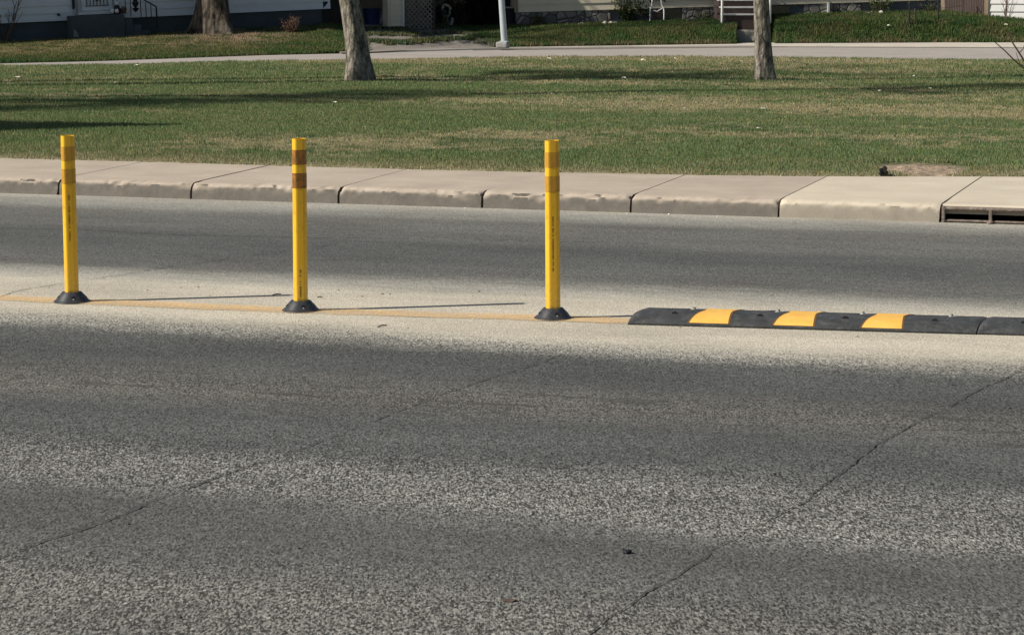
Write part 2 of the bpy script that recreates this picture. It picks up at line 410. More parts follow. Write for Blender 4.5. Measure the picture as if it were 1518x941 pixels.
crack([(1050, 820), (1120, 780), (1200, 735)], .007, .12, .02, 5)
crack([(1200, 735), (1255, 692), (1300, 660), (1345, 632), (1380, 615), (1430, 588), (1490, 560), (1520, 548)], .009, .12, .025, 6)
crack([(-60, 449), (0, 440), (22, 432), (90, 420), (150, 412), (230, 400), (262, 395)], .010, .05, .03, 7)
crack([(262, 395), (310, 388), (400, 375), (500, 362)], .009, .25, .03, 8)
crack([(-60, 335), (0, 337), (150, 342), (260, 348), (430, 352), (500, 353)], .016, .2, .03, 9)
crack([(500, 353), (700, 356), (830, 359), (960, 362)], .012, .4, .03, 10)
crack([(1120, 366), (1250, 368), (1400, 371), (1518, 374), (1600, 378)], .010, .4, .03, 11)

# kerb and sidewalk, cast in slabs with joints
JX = [-9.65-1.18*k for k in range(30, 0, -1)]+[-9.65, -8.50, -7.27, -6.11, -4.95, -3.84, -2.665]+[-2.665+1.2*k for k in range(1, 34)]
def walk_back(x): return np.interp(x, [-7, -6, -4.9, -3.86, -2.6, -1.8, 40], [20.20, 20.24, 20.34, 20.52, 20.93, 21.10, 21.3])
def slab(x0, x1, mat, name, seed, inlet=False):
    fine = -11.5 < x0 < 0
    prof = [(18.620, -.12), (18.620, -.02), (18.624, .0), (18.626, .03), (18.630, .06), (18.634, .090), (18.640, .106), (18.652, .118), (18.675, .125), (18.73, .128),
            (18.85, .130), (19.1, .132), (19.5, .136), (19.9, .14), (20.15, .142), (20.24, .143), (20.26, .12), (20.26, -.12)]
    if inlet: prof = [(18.672, .06), (18.672, .112), (18.68, .122), (18.70, .127)]+prof[9:-1]+[(20.26, .06)]
    P = np.array(prof); fy = np.where(P[:, 0] > 18.8, (P[:, 0]-18.8)/1.46, 0); nx = int((x1-x0)/.018) if fine else 8
    xs = np.linspace(x0+.005, x1-.005, nx); wd = np.full(nx, .0)
    XX = np.repeat(xs, len(P)); YY = np.tile(P[:, 0], nx); ZZ = np.tile(P[:, 1], nx); idx = np.tile(np.arange(len(P)), nx)
    YY = YY+np.tile(fy, nx)*(walk_back(XX)-20.26)
    n1 = fnoise(XX, YY*0+seed, 5, seed)-.5; n2 = fnoise(XX, idx*.35, 26, seed)-.5
    nose = np.exp(-((idx-6.8)/1.9)**2)*(YY < 18.9)
    endd = np.minimum(XX-x0, x1-XX); chip = np.exp(-(endd/.03)**2)*(1.2+2*n2)*.5
    n3 = np.maximum(fnoise(XX, idx*.2, 9, seed+7, 2)-.62, 0)*3.2; n2 = n2+n3; amp = .020 if mat is M['walk'] else .010
    YY = YY+nose*(n2*amp*1.3+np.maximum(chip, 0)*.022)+((idx < 7) & (idx > 1))*(n1*.006)
    ZZ = ZZ-nose*(np.maximum(n2, 0)*amp+np.maximum(chip, 0)*.018)
    # joint pulls in on the kerb face so the gap reads wider there
    pull = (YY < 18.75)*np.exp(-(endd/.012)**2)*.004*(random.Random(seed+5).random()*2)
    XX = np.where(XX < (x0+x1)/2, XX+pull*(1+n2*3), XX-pull*(1+n2*3))
    dz = (random.Random(seed).random()-.5)*.006
    V = np.stack([XX, YY, ZZ+dz*(YY > 18.7)], 1); F = grid(nx, len(P))
    o = np_mesh(name, V, F, mat, smooth=True)
    # end caps
    me = o.data; bm = bmesh.new(); bm.from_mesh(me); bm.verts.ensure_lookup_table(); n = len(P)
    bm.faces.new([bm.verts[k] for k in range(n)]); bm.faces.new([bm.verts[(nx-1)*n+k] for k in range(n)][::-1])
    bmesh.ops.recalc_face_normals(bm, faces=bm.faces); bm.to_mesh(me); bm.free()
    e = o.modifiers.new('split', 'EDGE_SPLIT'); e.split_angle = R(45)
    return tag(o, kind='structure')
for k in range(len(JX)-1):
    x0, x1 = JX[k], JX[k+1]
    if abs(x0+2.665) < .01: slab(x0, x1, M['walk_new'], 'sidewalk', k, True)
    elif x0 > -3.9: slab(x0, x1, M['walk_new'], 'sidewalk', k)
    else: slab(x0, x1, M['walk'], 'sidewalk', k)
# packed dirt that closes the joints below the slabs
tag(MB().box(-45, -2.67, 18.68, 20.15, -.15, .085).build('sidewalk_bed', M['soil']), kind='structure')
# shallow saw-cut beside the joint near the drain
# storm drain
dx0, dx1 = -2.655, -1.475
dr = thing('storm_drain', ((dx0+dx1)/2, 18.62, 0), 'rusty iron kerb inlet of the storm drain with dark openings', 'storm drain')
hw = (dx1-dx0)/2
mb = MB(); mb.tube([(-hw, .015, .101), (hw, .015, .101)], .013, 12); mb.box(-hw, hw, .014, .06, .096, .113)
mb.build('top_bar', M['rust'], dr, True)
MB().tube([(-hw, .02, .014), (hw, .02, .012)], .009, 10).build('bottom_bar', M['rust'], dr, True)
MB().box(-hw, -hw+.022, 0, .05, -.03, .115).build('end_plate', M['rust'], dr, bevel=.004)
MB().box(hw-.022, hw, 0, .05, -.03, .115).build('end_plate', M['rust'], dr, bevel=.004)
for xx in (-.245, .13):
    mb = MB(); mb.box(xx-.011, xx+.011, .0, .03, -.02, .10); mb.blob((xx, .005, .006), .03, 2, 4, .2, .6); mb.build('divider', M['rust'], dr, bevel=.003)
mb = MB(); mb.add([(-hw+.01, .055, .1), (hw-.01, .055, .1), (hw-.01, .6, .1), (-hw+.01, .6, .1), (-hw+.01, .055, -.28), (hw-.01, .055, -.28), (hw-.01, .6, -.28), (-hw+.01, .6, -.28)],
       [(0, 1, 2, 3), (4, 5, 6, 7), (2, 3, 7, 6), (0, 3, 7, 4), (1, 2, 6, 5)]); mb.build('chamber', M['void'], dr)

# ---- near lawn terrain
def lawn_z(x, y):
    z = .15+(y-20.2)*0.0-.13*sstep(21, 34, y)
    z = z+(fnoise(x, y, .35, 2)-.5)*.05*sstep(20.3, 22, y)
    hump = .05*np.exp(-(((x+14.2)/.9)**2+((y-37.4)/.9)**2))+.05*np.exp(-(((x+8.3)/.9)**2+((y-39)/.9)**2))
    return z+hump
def lawn_col(x, y, n):          # base colour of the turf, linear; dry patches are dead grass
    green = np.stack([np.full(n, .160), np.full(n, .228), np.full(n, .090)], 1)
    dark = np.array([.085, .160, .062]); olive = np.array([.23, .25, .11]); straw = np.array([.46, .41, .25]); soil = np.array([.24, .175, .12])
    a = fnoise(x*.55, y, .5, 11); b = fnoise(x*.6, y, 1.6, 21); c_ = fnoise(x, y, 6, 31, 3)
    c = green+(dark-green)*sstep(.5, .68, a)[:, None]*.9
    c = c+(olive-c)*(sstep(.45, .65, b)*.5)[:, None]
    dry = sstep(.54, .72, .50*a+.15*b+.45*c_+.17*np.exp(-((y-31.3+.12*(x+8))/1.5)**2)*sstep(-13, -10, x)+.10*np.exp(-((y-43)/2)**2)+.07*np.exp(-((y-(far_front_y(x)-1.0))/1.3)**2))
    c = c+(straw-c)*(dry*.8)[:, None]
    yr = y-walk_back(x); e = np.exp(-(yr/.30)**2)*sstep(.22, .5, fnoise(x, y, 3, 41)); c = c+(straw*.85-c)*(e*.8)[:, None]
    e2 = np.exp(-((yr-.6)/.5)**2)*sstep(.45, .65, fnoise(x, y*2, 2, 43)); c = c+(straw*.7-c)*(e2*.5)[:, None]
    return c, dry
def bare(x, y):                 # trodden bare patch beside the walk, near the drain
    c_ = at(1368, 252, .13); d = (((x-c_.x-(y-c_.y)*-.2)/.44)**2+((y-c_.y)/.75)**2)+(fnoise(x, y*.6, 5, 51)-.5)*1.1
    return (1-sstep(.75, 1.15, d))*(y > walk_back(x)-.1)
nx, ny = 420, 220
U = np.linspace(0, 1, nx); Vv = np.linspace(0, 1, ny)**1.15
xs = -46+86*U; XX = np.repeat(xs, ny); yf = far_front_y(XX)+.02; yb_ = walk_back(XX)-.05; YY = yb_+(yf-yb_)*np.tile(Vv, nx)
ZZ = lawn_z(XX, YY); ZZ = np.where(np.tile(Vv, nx) > .995, .0, ZZ); ZZ = np.where(np.tile(Vv, nx) < .0001, .10, ZZ)
ZZ = ZZ-.05*bare(XX, YY)
col, _ = lawn_col(XX, YY, len(XX)); col = col*.75
soilc = np.array([.30, .235, .17])*(.75+.5*fnoise(XX, YY, 9, 61)[:, None]); bb = bare(XX, YY)[:, None]; col = col*(1-bb)+soilc*bb
tag(np_mesh('lawn', np.stack([XX, YY, ZZ], 1), grid(nx, ny), M['terrain'], col, True), kind='structure')
# fine bare patch surface
xs = np.linspace(-4.3, -1.9, 150); ys = np.linspace(20.5, 22.9, 90); XX = np.repeat(xs, 90); YY = np.tile(ys, 150)
bb = bare(XX, YY); ZZ = lawn_z(XX, YY)-.03*bb+(fnoise(XX, YY, 14, 71)-.5)*.045*bb-.04*(1-bb)-.2*(YY < walk_back(XX)+.01)
soilc = np.array([.40, .31, .225])*(.5+1.0*fnoise(XX, YY, 16, 61, 3)[:, None])
tag(np_mesh('bare_earth', np.stack([XX, YY, ZZ], 1), grid(150, 90), M['terrain'], soilc, True), kind='structure')

# ---- far road and its walk (each strip follows the surveyed edges)
def strip(name, T0, T1, z0, z1, mat):
    xs = np.linspace(-880, 2480, 120)
    A = [at(x, interp(T0, x), z0) for x in xs]; B = [at(x, interp(T1, x), z1) for x in xs]
    V = np.array([list(a) for a in A]+[list(b) for b in B]); n = len(xs); i = np.arange(n-1)
    return tag(np_mesh(name, V, np.stack([i, i+1, i+1+n, i+n], 1), mat), kind='structure')
T_in = [(a, b+.4) for a, b in FR]
strip('far_road', T_in, BK, .0, .0, M['far_asphalt'])
def fedge(T, z, push=0., plane=0.):
    out = []
    for x_ in np.linspace(-880, 2480, 120):
        p_ = at(x_, interp(T, x_), plane); q_ = p_.xy.normalized()*push; out.append((p_.x+q_.x, p_.y+q_.y, z))
    return out
def fstrip(name, A, B, mat):
    n = len(A); i = np.arange(n-1); return tag(np_mesh(name, np.array(A+B), np.stack([i, i+1, i+1+n, i+n], 1), mat), kind='structure')
M['gutter'] = simple('gutter_dark', (.10, .085, .07), .95, .4, 3, obj=False)  # dark strip laid on the road along the far kerb foot
e0 = fedge(BK, 0.); e1_ = fedge(BK, .03, .02)
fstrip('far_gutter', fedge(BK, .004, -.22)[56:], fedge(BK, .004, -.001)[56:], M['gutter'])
fstrip('far_kerb', e0[49:], e1_[49:], M['far_walk']); fstrip('far_pavement', e1_[49:], fedge(WK, .03, .3, .03)[49:], M['far_walk'])

# ---- houses' front lines in plan (needed by the terrain behind the far road)
A1 = at(0, 64, .10); a1 = R(39.5); u1 = Vector((cos(a1), sin(a1), 0))
s1 = at_line(490, A1, u1)
A2 = at(765, 40, .30); a2 = R(22.5); u2 = Vector((cos(a2), sin(a2), 0))
s2 = at_line(1397, A2, u2)
Ag = at(505, 41, .30); gend = at(765, 40, .33); ug = (gend-Ag); ug.z = 0
Ag = Ag+Vector((.0, .0, 0)); ug.normalize(); ag = atan2(ug.y, ug.x)
HB = [(-900, 96), (-400, 76), (0, 64), (105, 58.5), (235, 50.5), (318, 46), (400, 42.5), (490, 38), (520, 41), (600, 40), (700, 42), (765, 40), (850, 38), (1000, 32.5), (1080, 30.5), (1150, 25.5), (1280, 20), (1400, 19), (1455, 22), (1530, 28), (1900, 30), (2500, 34)]
def house_pt(px):
    y = interp(HB, px)
    if px < 492: P = A1+u1*at_line(px, A1, u1)
    elif px < 765:
        t = (px-492)/(765-492); Pa = A1+u1*s1; P = None
        d = ray(px, y); dd = (1-t)*Pa.length+t*A2.length+2.0*sin(pi*t); k = dd/sqrt(d.x**2+d.y**2); P = Vector((d.x*k, d.y*k, 0))
    elif px < 1400: P = A2+u2*at_line(px, A2, u2)
    else:
        d = ray(px, y); Pa = A2+u2*s2; k = (Vector((Pa.x, Pa.y)).length)/sqrt(d.x**2+d.y**2); P = Vector((d.x*k, d.y*k, 0))
    P = Vector((P.x, P.y, 0)); P.z = zat(px, y, P); return P
pxs = np.concatenate([np.linspace(-860, -50, 30), np.linspace(-40, 1560, 321), np.linspace(1580, 2450, 30)])
Bp = [at(x, interp(WK, x), .003+.032*float(sstep(500, 740, x))) for x in pxs]; Tp = [house_pt(x) for x in pxs]
Bp = np.array([list(p) for p in Bp]); Tp = np.array([list(p) for p in Tp])
def back_surf(ip, t):           # ip: index in pxs (float), t 0..1 from walk to houses
    i0 = np.clip(np.floor(ip).astype(int), 0, len(pxs)-2); fr = (ip-i0)[:, None]
    b = Bp[i0]*(1-fr)+Bp[i0+1]*fr; h = Tp[i0]*(1-fr)+Tp[i0+1]*fr; px = pxs[i0]*(1-fr[:, 0])+pxs[i0+1]*fr[:, 0]
    P = b+(h-b)*t[:, None]
    bank = sstep(740, 860, px)
    gz = (1-bank)*(t**.9)+bank*(.62*sstep(-.02, .34, t)+.38*t)
    P[:, 2] = b[:, 2]+(h[:, 2]-b[:, 2])*gz+(fnoise(P[:, 0], P[:, 1], .9, 81)-.5)*.05*sstep(.03, .2, t)*sstep(1., .8, t)
    # rutted drive between the two houses
    dv = sstep(538, 556, px+6*t)*sstep(748, 715, px+75*t)
    ph = t*23+1.6*np.sin((px-540)/200*5)+fnoise(px/40, t*3, 1, 5)*2
    P[:, 2] += dv*(np.maximum(np.sin(ph), -.6)*.05+(fnoise(px/12, t*30, 1, 9)-.5)*.03)*sstep(.03, .15, t)*sstep(.98, .85, t)
    P[:, 2] -= .45*sstep(1091, 1096, px-6*(fnoise(t*5, t, 1, 3)-.5))*sstep(1150, 1143, px)*sstep(-.01, .01, t)*sstep(.93, .88, t)
    return P, px, dv, ph
nT = 110; ip = np.repeat(np.arange(len(pxs), dtype=float), nT); tt = np.tile(np.linspace(0, 1, nT), len(pxs))
P, px, dv, ph = back_surf(np.minimum(ip, len(pxs)-1.001), tt)
def back_col(P, px, t, dv, ph):
    n = len(px); x, y = P[:, 0], P[:, 1]
    green = np.array([.085, .135, .04]); lush = np.array([.05, .105, .032]); olive = np.array([.17, .165, .07]); straw = np.array([.36, .30, .17])
    a = fnoise(x, y, .8, 101); b = fnoise(x, y, 3.2, 111, 3)
    c = np.tile(green, (n, 1)); c = c+(lush-c)*(sstep(.45, .65, a)*.8)[:, None]; c = c+(olive*.9-c)*(sstep(.45, .62, .5*b+.5*fnoise(x, y, 1.5, 131))*.65)[:, None]
    left = sstep(470, 350, px); c = c+(olive-c)*((left*.85+.12*sstep(.5, .7, b))*sstep(.2, .5, b)*sstep(.05, .25, t))[:, None]
    c = c+(straw-c)*(left*sstep(.52, .66, .6*b+.4*a)*.7*sstep(.2, .4, t))[:, None]
    tr = np.exp(-(((px-345)/85)**2+((t-.72)/.3)**2)); c = c+(np.array([.34, .26, .18])-c)*(tr*sstep(.3, .55, b)*1.0)[:, None]
    ed = np.exp(-(t/.05)**2)*sstep(.35, .6, b)*(px > 760); c = c+(straw*.6-c)*(ed*.7)[:, None]
    rt = sstep(1290, 1400, px)*.0
    gravel = np.array([.29, .26, .235])
    g = dv*sstep(.95, .5, np.sin(ph)+(b-.5)*1.2)+dv*.0; g = np.maximum(g, dv*sstep(.16, .05, t)); c = c+(gravel*(.8+.4*b[:, None])-c)*np.clip(g, 0, 1)[:, None]
    return c, g
col, gv = back_col(P, px, tt, dv, ph)
tag(np_mesh('front_yards', P, grid(len(pxs), nT), M['terrain'], col, True), kind='structure')
# ground behind the house fronts
o = MB().add([(-80, 52, -.1), (60, 52, -.1), (120, 140, .2), (-160, 140, .2)], [(0, 1, 2, 3)]).build('back_yards', M['soil']); tag(o, kind='structure')

def yard(px, row):              # the point of the yard surface seen at this picture position
    ii = float(np.interp(px, pxs, np.arange(len(pxs)))); t = np.linspace(0, 1, 400)
    Q, a, b, c = back_surf(np.full(400, min(ii, len(pxs)-1.01)), t)
    X_, Y_, D_ = proj_np(Q[:, 0], Q[:, 1], Q[:, 2]); k = int(np.argmin(np.abs(Y_-row)))
    return Vector(Q[k])

# ------------------------------------------------------------------ grass
def blades(P, h, wd, col, name=None, lean=.55):
    n = len(P); az = rng.random(n)*2*pi; la = rng.random(n)*2*pi; lm = rng.random(n)*lean
    dx, dy = np.cos(az)*wd/2, np.sin(az)*wd/2
    V = np.empty((n, 3, 3), np.float32)
    V[:, 0] = P+np.stack([dx, dy, -.006+0*dx], 1); V[:, 1] = P-np.stack([dx, dy, .006+0*dx], 1)
    V[:, 2] = P+np.stack([np.cos(la)*lm*h, np.sin(la)*lm*h, h*np.sqrt(np.maximum(1-lm*lm, .1))], 1)
    return V.reshape(-1, 3), np.arange(3*n).reshape(-1, 3), np.repeat(col, 3, 0)
def jitter(c):
    n = len(c); k = (.5+1.05*rng.random((n, 1))**1.2); hue = 1+(rng.random((n, 1))-.5)*np.array([[.35, .05, -.2]])
    return np.clip(c*k*hue, .005, .8)
N = 8600000
y = 20.12+rng.random(N)*28.5; x = -33.+rng.random(N)*39.
sx, sy, dep = proj_np(x, y, .1+0*x)
d = np.hypot(x, y)
inner = (sx > -130) & (sx < 1650); keep = (sx > -650) & (sx < 2150) & (inner | (rng.random(N) < .4)) & (y < far_front_y(x)-.02+rng.normal(0, .05, N)) & (rng.random(N) < np.clip((23./d)**1.7, 0, 1))
keep &= y > walk_back(x)-.035+.10*(fnoise(x, y*0, 1.6, 91, 4)-.5)+.13*(fnoise(x, y*0, 9, 95, 3)-.5)+.04*rng.random(N)
x, y = x[keep], y[keep]; d = d[keep]
cc, dry = lawn_col(x, y, len(x)); br = bare(x, y)
k2 = (rng.random(len(x)) > 1.08*br) & (rng.random(len(x)) > .35*dry); x, y, d, cc, dry = x[k2], y[k2], d[k2], cc[k2], dry[k2]
h = (.014+.022*rng.random(len(x)))*(.8+.6*fnoise(x, y, 2.2, 15))*(1-.35*dry)*(1+.35*(rng.random(len(x)) > .97)); h = h*np.clip(d/30, .95, 1.35)
h = h*np.where(y < walk_back(x)+.1, .7, 1)
wd = (.0045+.004*rng.random(len(x)))*np.clip(d/23, 1, 2.4)
# a share of dead blades everywhere
dead = rng.random(len(x)) < (.11+.25*dry); cc[dead] = np.array([.34, .29, .17])
V1, F1, C1 = blades(np.stack([x, y, lawn_z(x, y)], 1), h, wd, jitter(cc))
nl = len(x)
# yards beyond the far road
N = 900000
ipx = np.interp(-560+rng.random(N)*2640, pxs, np.arange(len(pxs))); t = rng.random(N)
Pq, px, dv, ph = back_surf(ipx, t); cc, gvv = back_col(Pq, px, t, dv, ph)
dist = np.linalg.norm(Pq[:, :2]-Bp[np.clip(ipx.astype(int), 0, len(Bp)-1)][:, :2], axis=1)
span = np.linalg.norm((Tp-Bp)[np.clip(ipx.astype(int), 0, len(Bp)-1)][:, :2], axis=1)
keep = (rng.random(N) < span/ span.max()) & (gvv < .35+.25*rng.random(N)) & ~((np.abs(px-1119) < 27) & (t < 1))
trm = np.exp(-(((px-345)/85)**2+((t-.72)/.3)**2)); keep &= rng.random(N) > trm*.6
Pq, px, t, cc = Pq[keep], px[keep], t[keep], cc[keep]
h = (.035+.05*rng.random(len(px)))*np.where(px < 470, .7, 1.15); wd = .012+.012*rng.random(len(px))
V2, F2, C2 = blades(Pq, h, wd, jitter(cc))
print('blades', nl, len(px))
tag(np_mesh('grass', np.concatenate([V1, V2]), np.concatenate([F1, F2+len(V1)]), M['blade'], np.concatenate([C1, C2])),
    'short patchy green and straw coloured turf of the boulevard and front yards', 'grass', kind='stuff')

# ================================================================== DELINEATOR POSTS
PH = .925
def rounded(pts, n=2, r=.28):
    out = []; m = len(pts)
    for i in range(m):
        p = Vector(pts[i]); a = Vector(pts[i-1]); b = Vector(pts[(i+1) % m])
        for k in range(n+1):
            t = k/n; q1 = p.lerp(a, r*(1-t)); q2 = p.lerp(b, r*t); out.append(q1.lerp(q2, t))
    return out
SEC = [(-.0235, -.0305), (.0225, -.0315), (.0365, -.014), (.0375, .012), (.022, .030), (-.022, .030), (-.0375, .012), (-.0372, -.0125)]
def section(sc=0.):
    return [Vector((p.x*(1+sc/.036), p.y*(1+sc/.036))) for p in rounded(SEC, 3, .22)]
def sleeve(z0, z1, off, nseg=1, top=None, closed=False):
    mb = MB(); sec = section(off); n = len(sec); vs = []; fs = []
    zs = [z0+(z1-z0)*k/nseg for k in range(nseg+1)]
    for z in zs:
        k = 1.0+.03*(1-z/PH)
        for p in sec:
            zz = z
            if top and z == z1:           # squeezed top with the V-shaped nick
                zz = z-.014*math.exp(-((p.x-.011)/.0045)**2)*(p.y < 0)-.004*abs(p.x)/.037
            vs.append((p.x*k, p.y*k, zz))
    for i in range(nseg):
        for k in range(n): fs.append((i*n+k, i*n+(k+1) % n, (i+1)*n+(k+1) % n, (i+1)*n+k))
    if top:                               # inner wall
        m0 = len(vs); seci = section(-.003)
        for z in (z1-.12, z1-.001):
            for p in seci:
                zz = z-(.014*math.exp(-((p.x-.011)/.0045)**2)*(p.y < 0) if z > z1-.01 else 0); vs.append((p.x, p.y, zz))
        for k in range(n): fs.append((m0+k, m0+(k+1) % n, m0+n+(k+1) % n, m0+n+k))
        for k in range(n): fs.append((nseg*n+k, nseg*n+(k+1) % n, m0+n+(k+1) % n, m0+n+k))
        fs.append(tuple(m0+k for k in range(n)))
    mb.add(vs, fs); return mb
def lettering(parent, z0, z1, seed, xc=-.004):
    r = random.Random(seed); mb = MB(); z = z0; y = -.0330*1.012
    while z < z1:                           # faint upright line of print, too small to read
        hgt = r.uniform(.0035, .006)
        if r.random() < .16: z += .008; continue
        w0 = r.uniform(.003, .0052)
        mb.box(xc-w0, xc+w0*.2, y-.0006, y, z, z+hgt*.45); mb.box(xc-w0*.4, xc+w0, y-.0006, y, z+hgt*.3, z+hgt)
        z += hgt+.0016
    return mb.build('print', M['print'], parent)
def delineator(P, lean, rz, dirty, zt, label):
    t = thing('delineator_post', P, label, 'traffic post', 'yellow delineator posts along the centre line', rz)
    up = bpy.data.objects.new('tube_frame', None)
    bpy.data.objects.remove(up)
    tube = sleeve(.04, PH, 0, 24, True).build('tube', M['yellow'], t)
    tube.rotation_euler = (lean[0], lean[1], 0); tube.scale.z = lean[2]
    amb = M['amber_dirty'] if dirty else M['amber']
    for a, b in ((.788, .866), (.662, .742)):
        sl_ = sleeve(a-.0, b, .0012, 1).build('reflective_band', amb, tube)
    lettering(tube, zt[0], zt[1], int(P.x*100) & 255)
    # moulded base
    bs = MB().lathe([(.100, -.002), (.1015, .005), (.098, .009), (.0925, .012), (.057, .053), (.053, .057), (.046, .058), (.044, .046)], 56)
    base = bs.build('base', M['base_plastic'], t)
    for k, a in enumerate((-58, 32, 122, 212)):
        a = R(a)-rz; c = Vector((cos(a)*.076, sin(a)*.076, .0315)); nrm = Vector((cos(a)*.76, sin(a)*.76, .65)).normalized()
        q = nrm.to_track_quat('Z', 'Y').to_matrix().to_4x4()
        hb = MB(); vs = []; n = 16
        hb.tube([c-nrm*.004, c+nrm*.0008], [.010, .010], 16); hb.build('bolt_recess', M['hole'], base, True)
        hx = MB(); c2 = Vector((cos(a)*.082, sin(a)*.082, .024)); hx.tube([c2-nrm*.003, c2+nrm*.0012], [.005, .005], 6)
        hx.build('bolt', M['steel'], base)
    return t
delineator(at(107, 447.5), (0, R(-.25), .994), R(30), False, (.345, .60), 'upright yellow post nearest the left edge, its print halfway up')
delineator(at(446, 460.5), (0, R(.05), 1.004), R(29), True, (.07, .225), 'yellow post with dark scuffed bands, middle of the three')
delineator(at(820, 472.), (R(.3), R(-.55), 1.017), R(27), False, (.25, .53), 'clean yellow post beside the end of the rubber hump')

# ================================================================== RUBBER HUMP
HL, HW, HH = 1.782, .42, .056
def dome(y): # y 0..HW
    t = (y/HW)*2-1; return .010+(HH-.010)*(1-abs(t)**3.2)
def hump(x0, y0, rz, label, seed):
    t = thing('rubber_hump', (x0, y0, 0), label, 'lane separator', 'rubber hump sections', rz)
    ny = 40; ys = [HW*k/ny for k in range(ny+1)]; nxx = 90
    holes = [.215, .66, 1.10, 1.555]
    vs = []; fs = []
    xs_ = [HL*k/nxx for k in range(nxx+1)]
    for x_ in xs_:
        e = min(x_, HL-x_); sh = .006*math.exp(-(e/.008)**2)
        for y_ in ys:
            z_ = dome(y_)-sh
            # groove for the anchor bolt, cut in from the back of the crown
            for h_ in holes:
                if abs(x_-h_-.045) < .014 and .24 < y_ < .36: z_ -= .016
            vs.append((x_+.17*y_, y_, z_))
    m = ny+1
    for i_ in range(nxx):
        for j_ in range(ny): fs.append((i_*m+j_, (i_+1)*m+j_, (i_+1)*m+j_+1, i_*m+j_+1))
    b0 = len(vs)
    for x_ in xs_: vs.append((x_, 0.004, -.002)); vs.append((x_+.17*HW, HW-.004, -.002))
    for i_ in range(nxx):
        fs.append((i_*m, b0+2*i_, b0+2*i_+2, (i_+1)*m)); fs.append((i_*m+ny, (i_+1)*m+ny, b0+2*i_+3, b0+2*i_+1))
    fs.append(tuple(j_ for j_ in range(m))+(b0+1, b0)); fs.append(tuple(nxx*m+j_ for j_ in range(m))+(b0+2*nxx+1, b0+2*nxx))
    body = MB().add(vs, fs).build('body', M['rubber'], t, True)
    for xs0 in (.318, .755, 1.205):
        for nm, grow, dz, mat in (('stripe_edge', .010, .0012, M['stripe_edge']), ('yellow_stripe', 0., .0024, M['stripe'])):
            sv = []; sf = []
            for j_, y_ in enumerate(ys[1:-1]):
                c_ = 1-abs(y_/HW*2-1); k_ = len(sv)
                a_ = xs0+.026*c_-grow; b_ = xs0+.205-.036*c_+grow; z_ = dome(y_)+dz
                for q_ in range(5): sv.append((a_+(b_-a_)*q_/4+.17*y_, y_, z_))
                if j_:
                    for q_ in range(4): sf.append((k_-5+q_, k_-4+q_, k_+q_+1, k_+q_))
            MB().add(sv, sf).build(nm, mat, t, True)
    for k, h_ in enumerate(holes):
        y_ = .105; c = Vector((h_+.17*y_, y_, dome(y_))); nrm = Vector((0, -.55, .83)).normalized()
        MB().tube([c-nrm*.006, c+nrm*.0016], [.018, .016], 14).build('bolt_hole', M['hole'], t, True)
        mb = MB(); mb.lathe([(.019, 0), (.019, .010), (.011, .011), (.010, .021), (.004, .0215)], 10, (h_+.045+.17*.29, .29, dome(.29)-.012))
        mb.build('anchor_bolt', M['steel'], t)
    return t
def stripe_m(nm, a, b):
    t = NT(nm); p = t.pos(True); n = t.noise(14, 4, vec=p); f_ = t.noise(90, 3, .7, vec=p)
    c = t.mix(t.maprange(n, .3, .7), a, b); c = t.mix(t.math('MULTIPLY', t.maprange(f_, .6, .72), .4), c, (.35, .28, .2))
    return t.out(c, .55, n, .1)
M['stripe'] = stripe_m('yellow_stripe', (.80, .44, .085), (.86, .52, .12)); M['stripe_edge'] = stripe_m('stripe_edge', (.13, .07, .03), (.19, .10, .04))
p0 = at(930, 481.5); p1 = at(1449, 496.3); hz = atan2(p1.y-p0.y, p1.x-p0.x)
hump(p0.x, p0.y, hz, 'black rubber hump with three yellow stripes, its free end near a post', 1)
q = p0+Vector((cos(hz), sin(hz), 0))*(HL+.004)
hump(q.x-.0+.002, q.y+.006, hz+R(.15), 'black rubber hump cut off by the right edge of the picture', 2)

# ================================================================== TREES
def trunk_mesh(pts, rad, flare, roots, seed, mat, parent, nz=150, na=72, rough=.02):
    # pts: centre line (Vector) by parameter; rad: radii
    r_ = random.Random(seed); T_ = np.linspace(0, 1, len(pts)); zz = np.linspace(0, 1, nz)**1.6
    cx = np.interp(zz, T_, [p.x for p in pts]); cy = np.interp(zz, T_, [p.y for p in pts]); cz = np.interp(zz, T_, [p.z for p in pts]); rr = np.interp(zz, T_, rad)
    th = np.linspace(0, 2*pi, na, endpoint=False); TH = np.tile(th, nz); Z = np.repeat(cz, na); RR = np.repeat(rr, na)
    lob = 0
    ph_ = [r_.uniform(0, 2*pi) for _ in range(roots)]
    for p_ in ph_: lob = lob+np.exp(-((np.angle(np.exp(1j*(TH-p_))))/.33)**2)
    rt = np.exp(-np.maximum(Z, 0)/flare[1]); RR = RR*(1+flare[0]*rt*(.35+.9*np.minimum(lob, 1.2)))
    RR = RR*(1+.07*np.minimum(lob, 1.3)*np.exp(-np.maximum(Z, 0)/2))
    rel = np.abs(vnoise(TH*7+seed, Z*5, 1, seed)+vnoise(TH*16, Z*9, 1, seed+4)*.6-.8)
    # wrap noise at the seam by blending
    RR = RR*(1-rel*rough*8*.25)
    V = np.stack([np.repeat(cx, na)+np.cos(TH)*RR, np.repeat(cy, na)+np.sin(TH)*RR, Z], 1)
    i_ = np.arange(nz-1); j_ = np.arange(na); I_, J_ = np.meshgrid(i_, j_, indexing='ij'); I_ = I_.ravel(); J_ = J_.ravel(); J2 = (J_+1) % na
    F = np.stack([I_*na+J_, I_*na+J2, (I_+1)*na+J2, (I_+1)*na+J_], 1)
    o = np_mesh('trunk', V, F, mat, smooth=True); o.parent = parent; return o
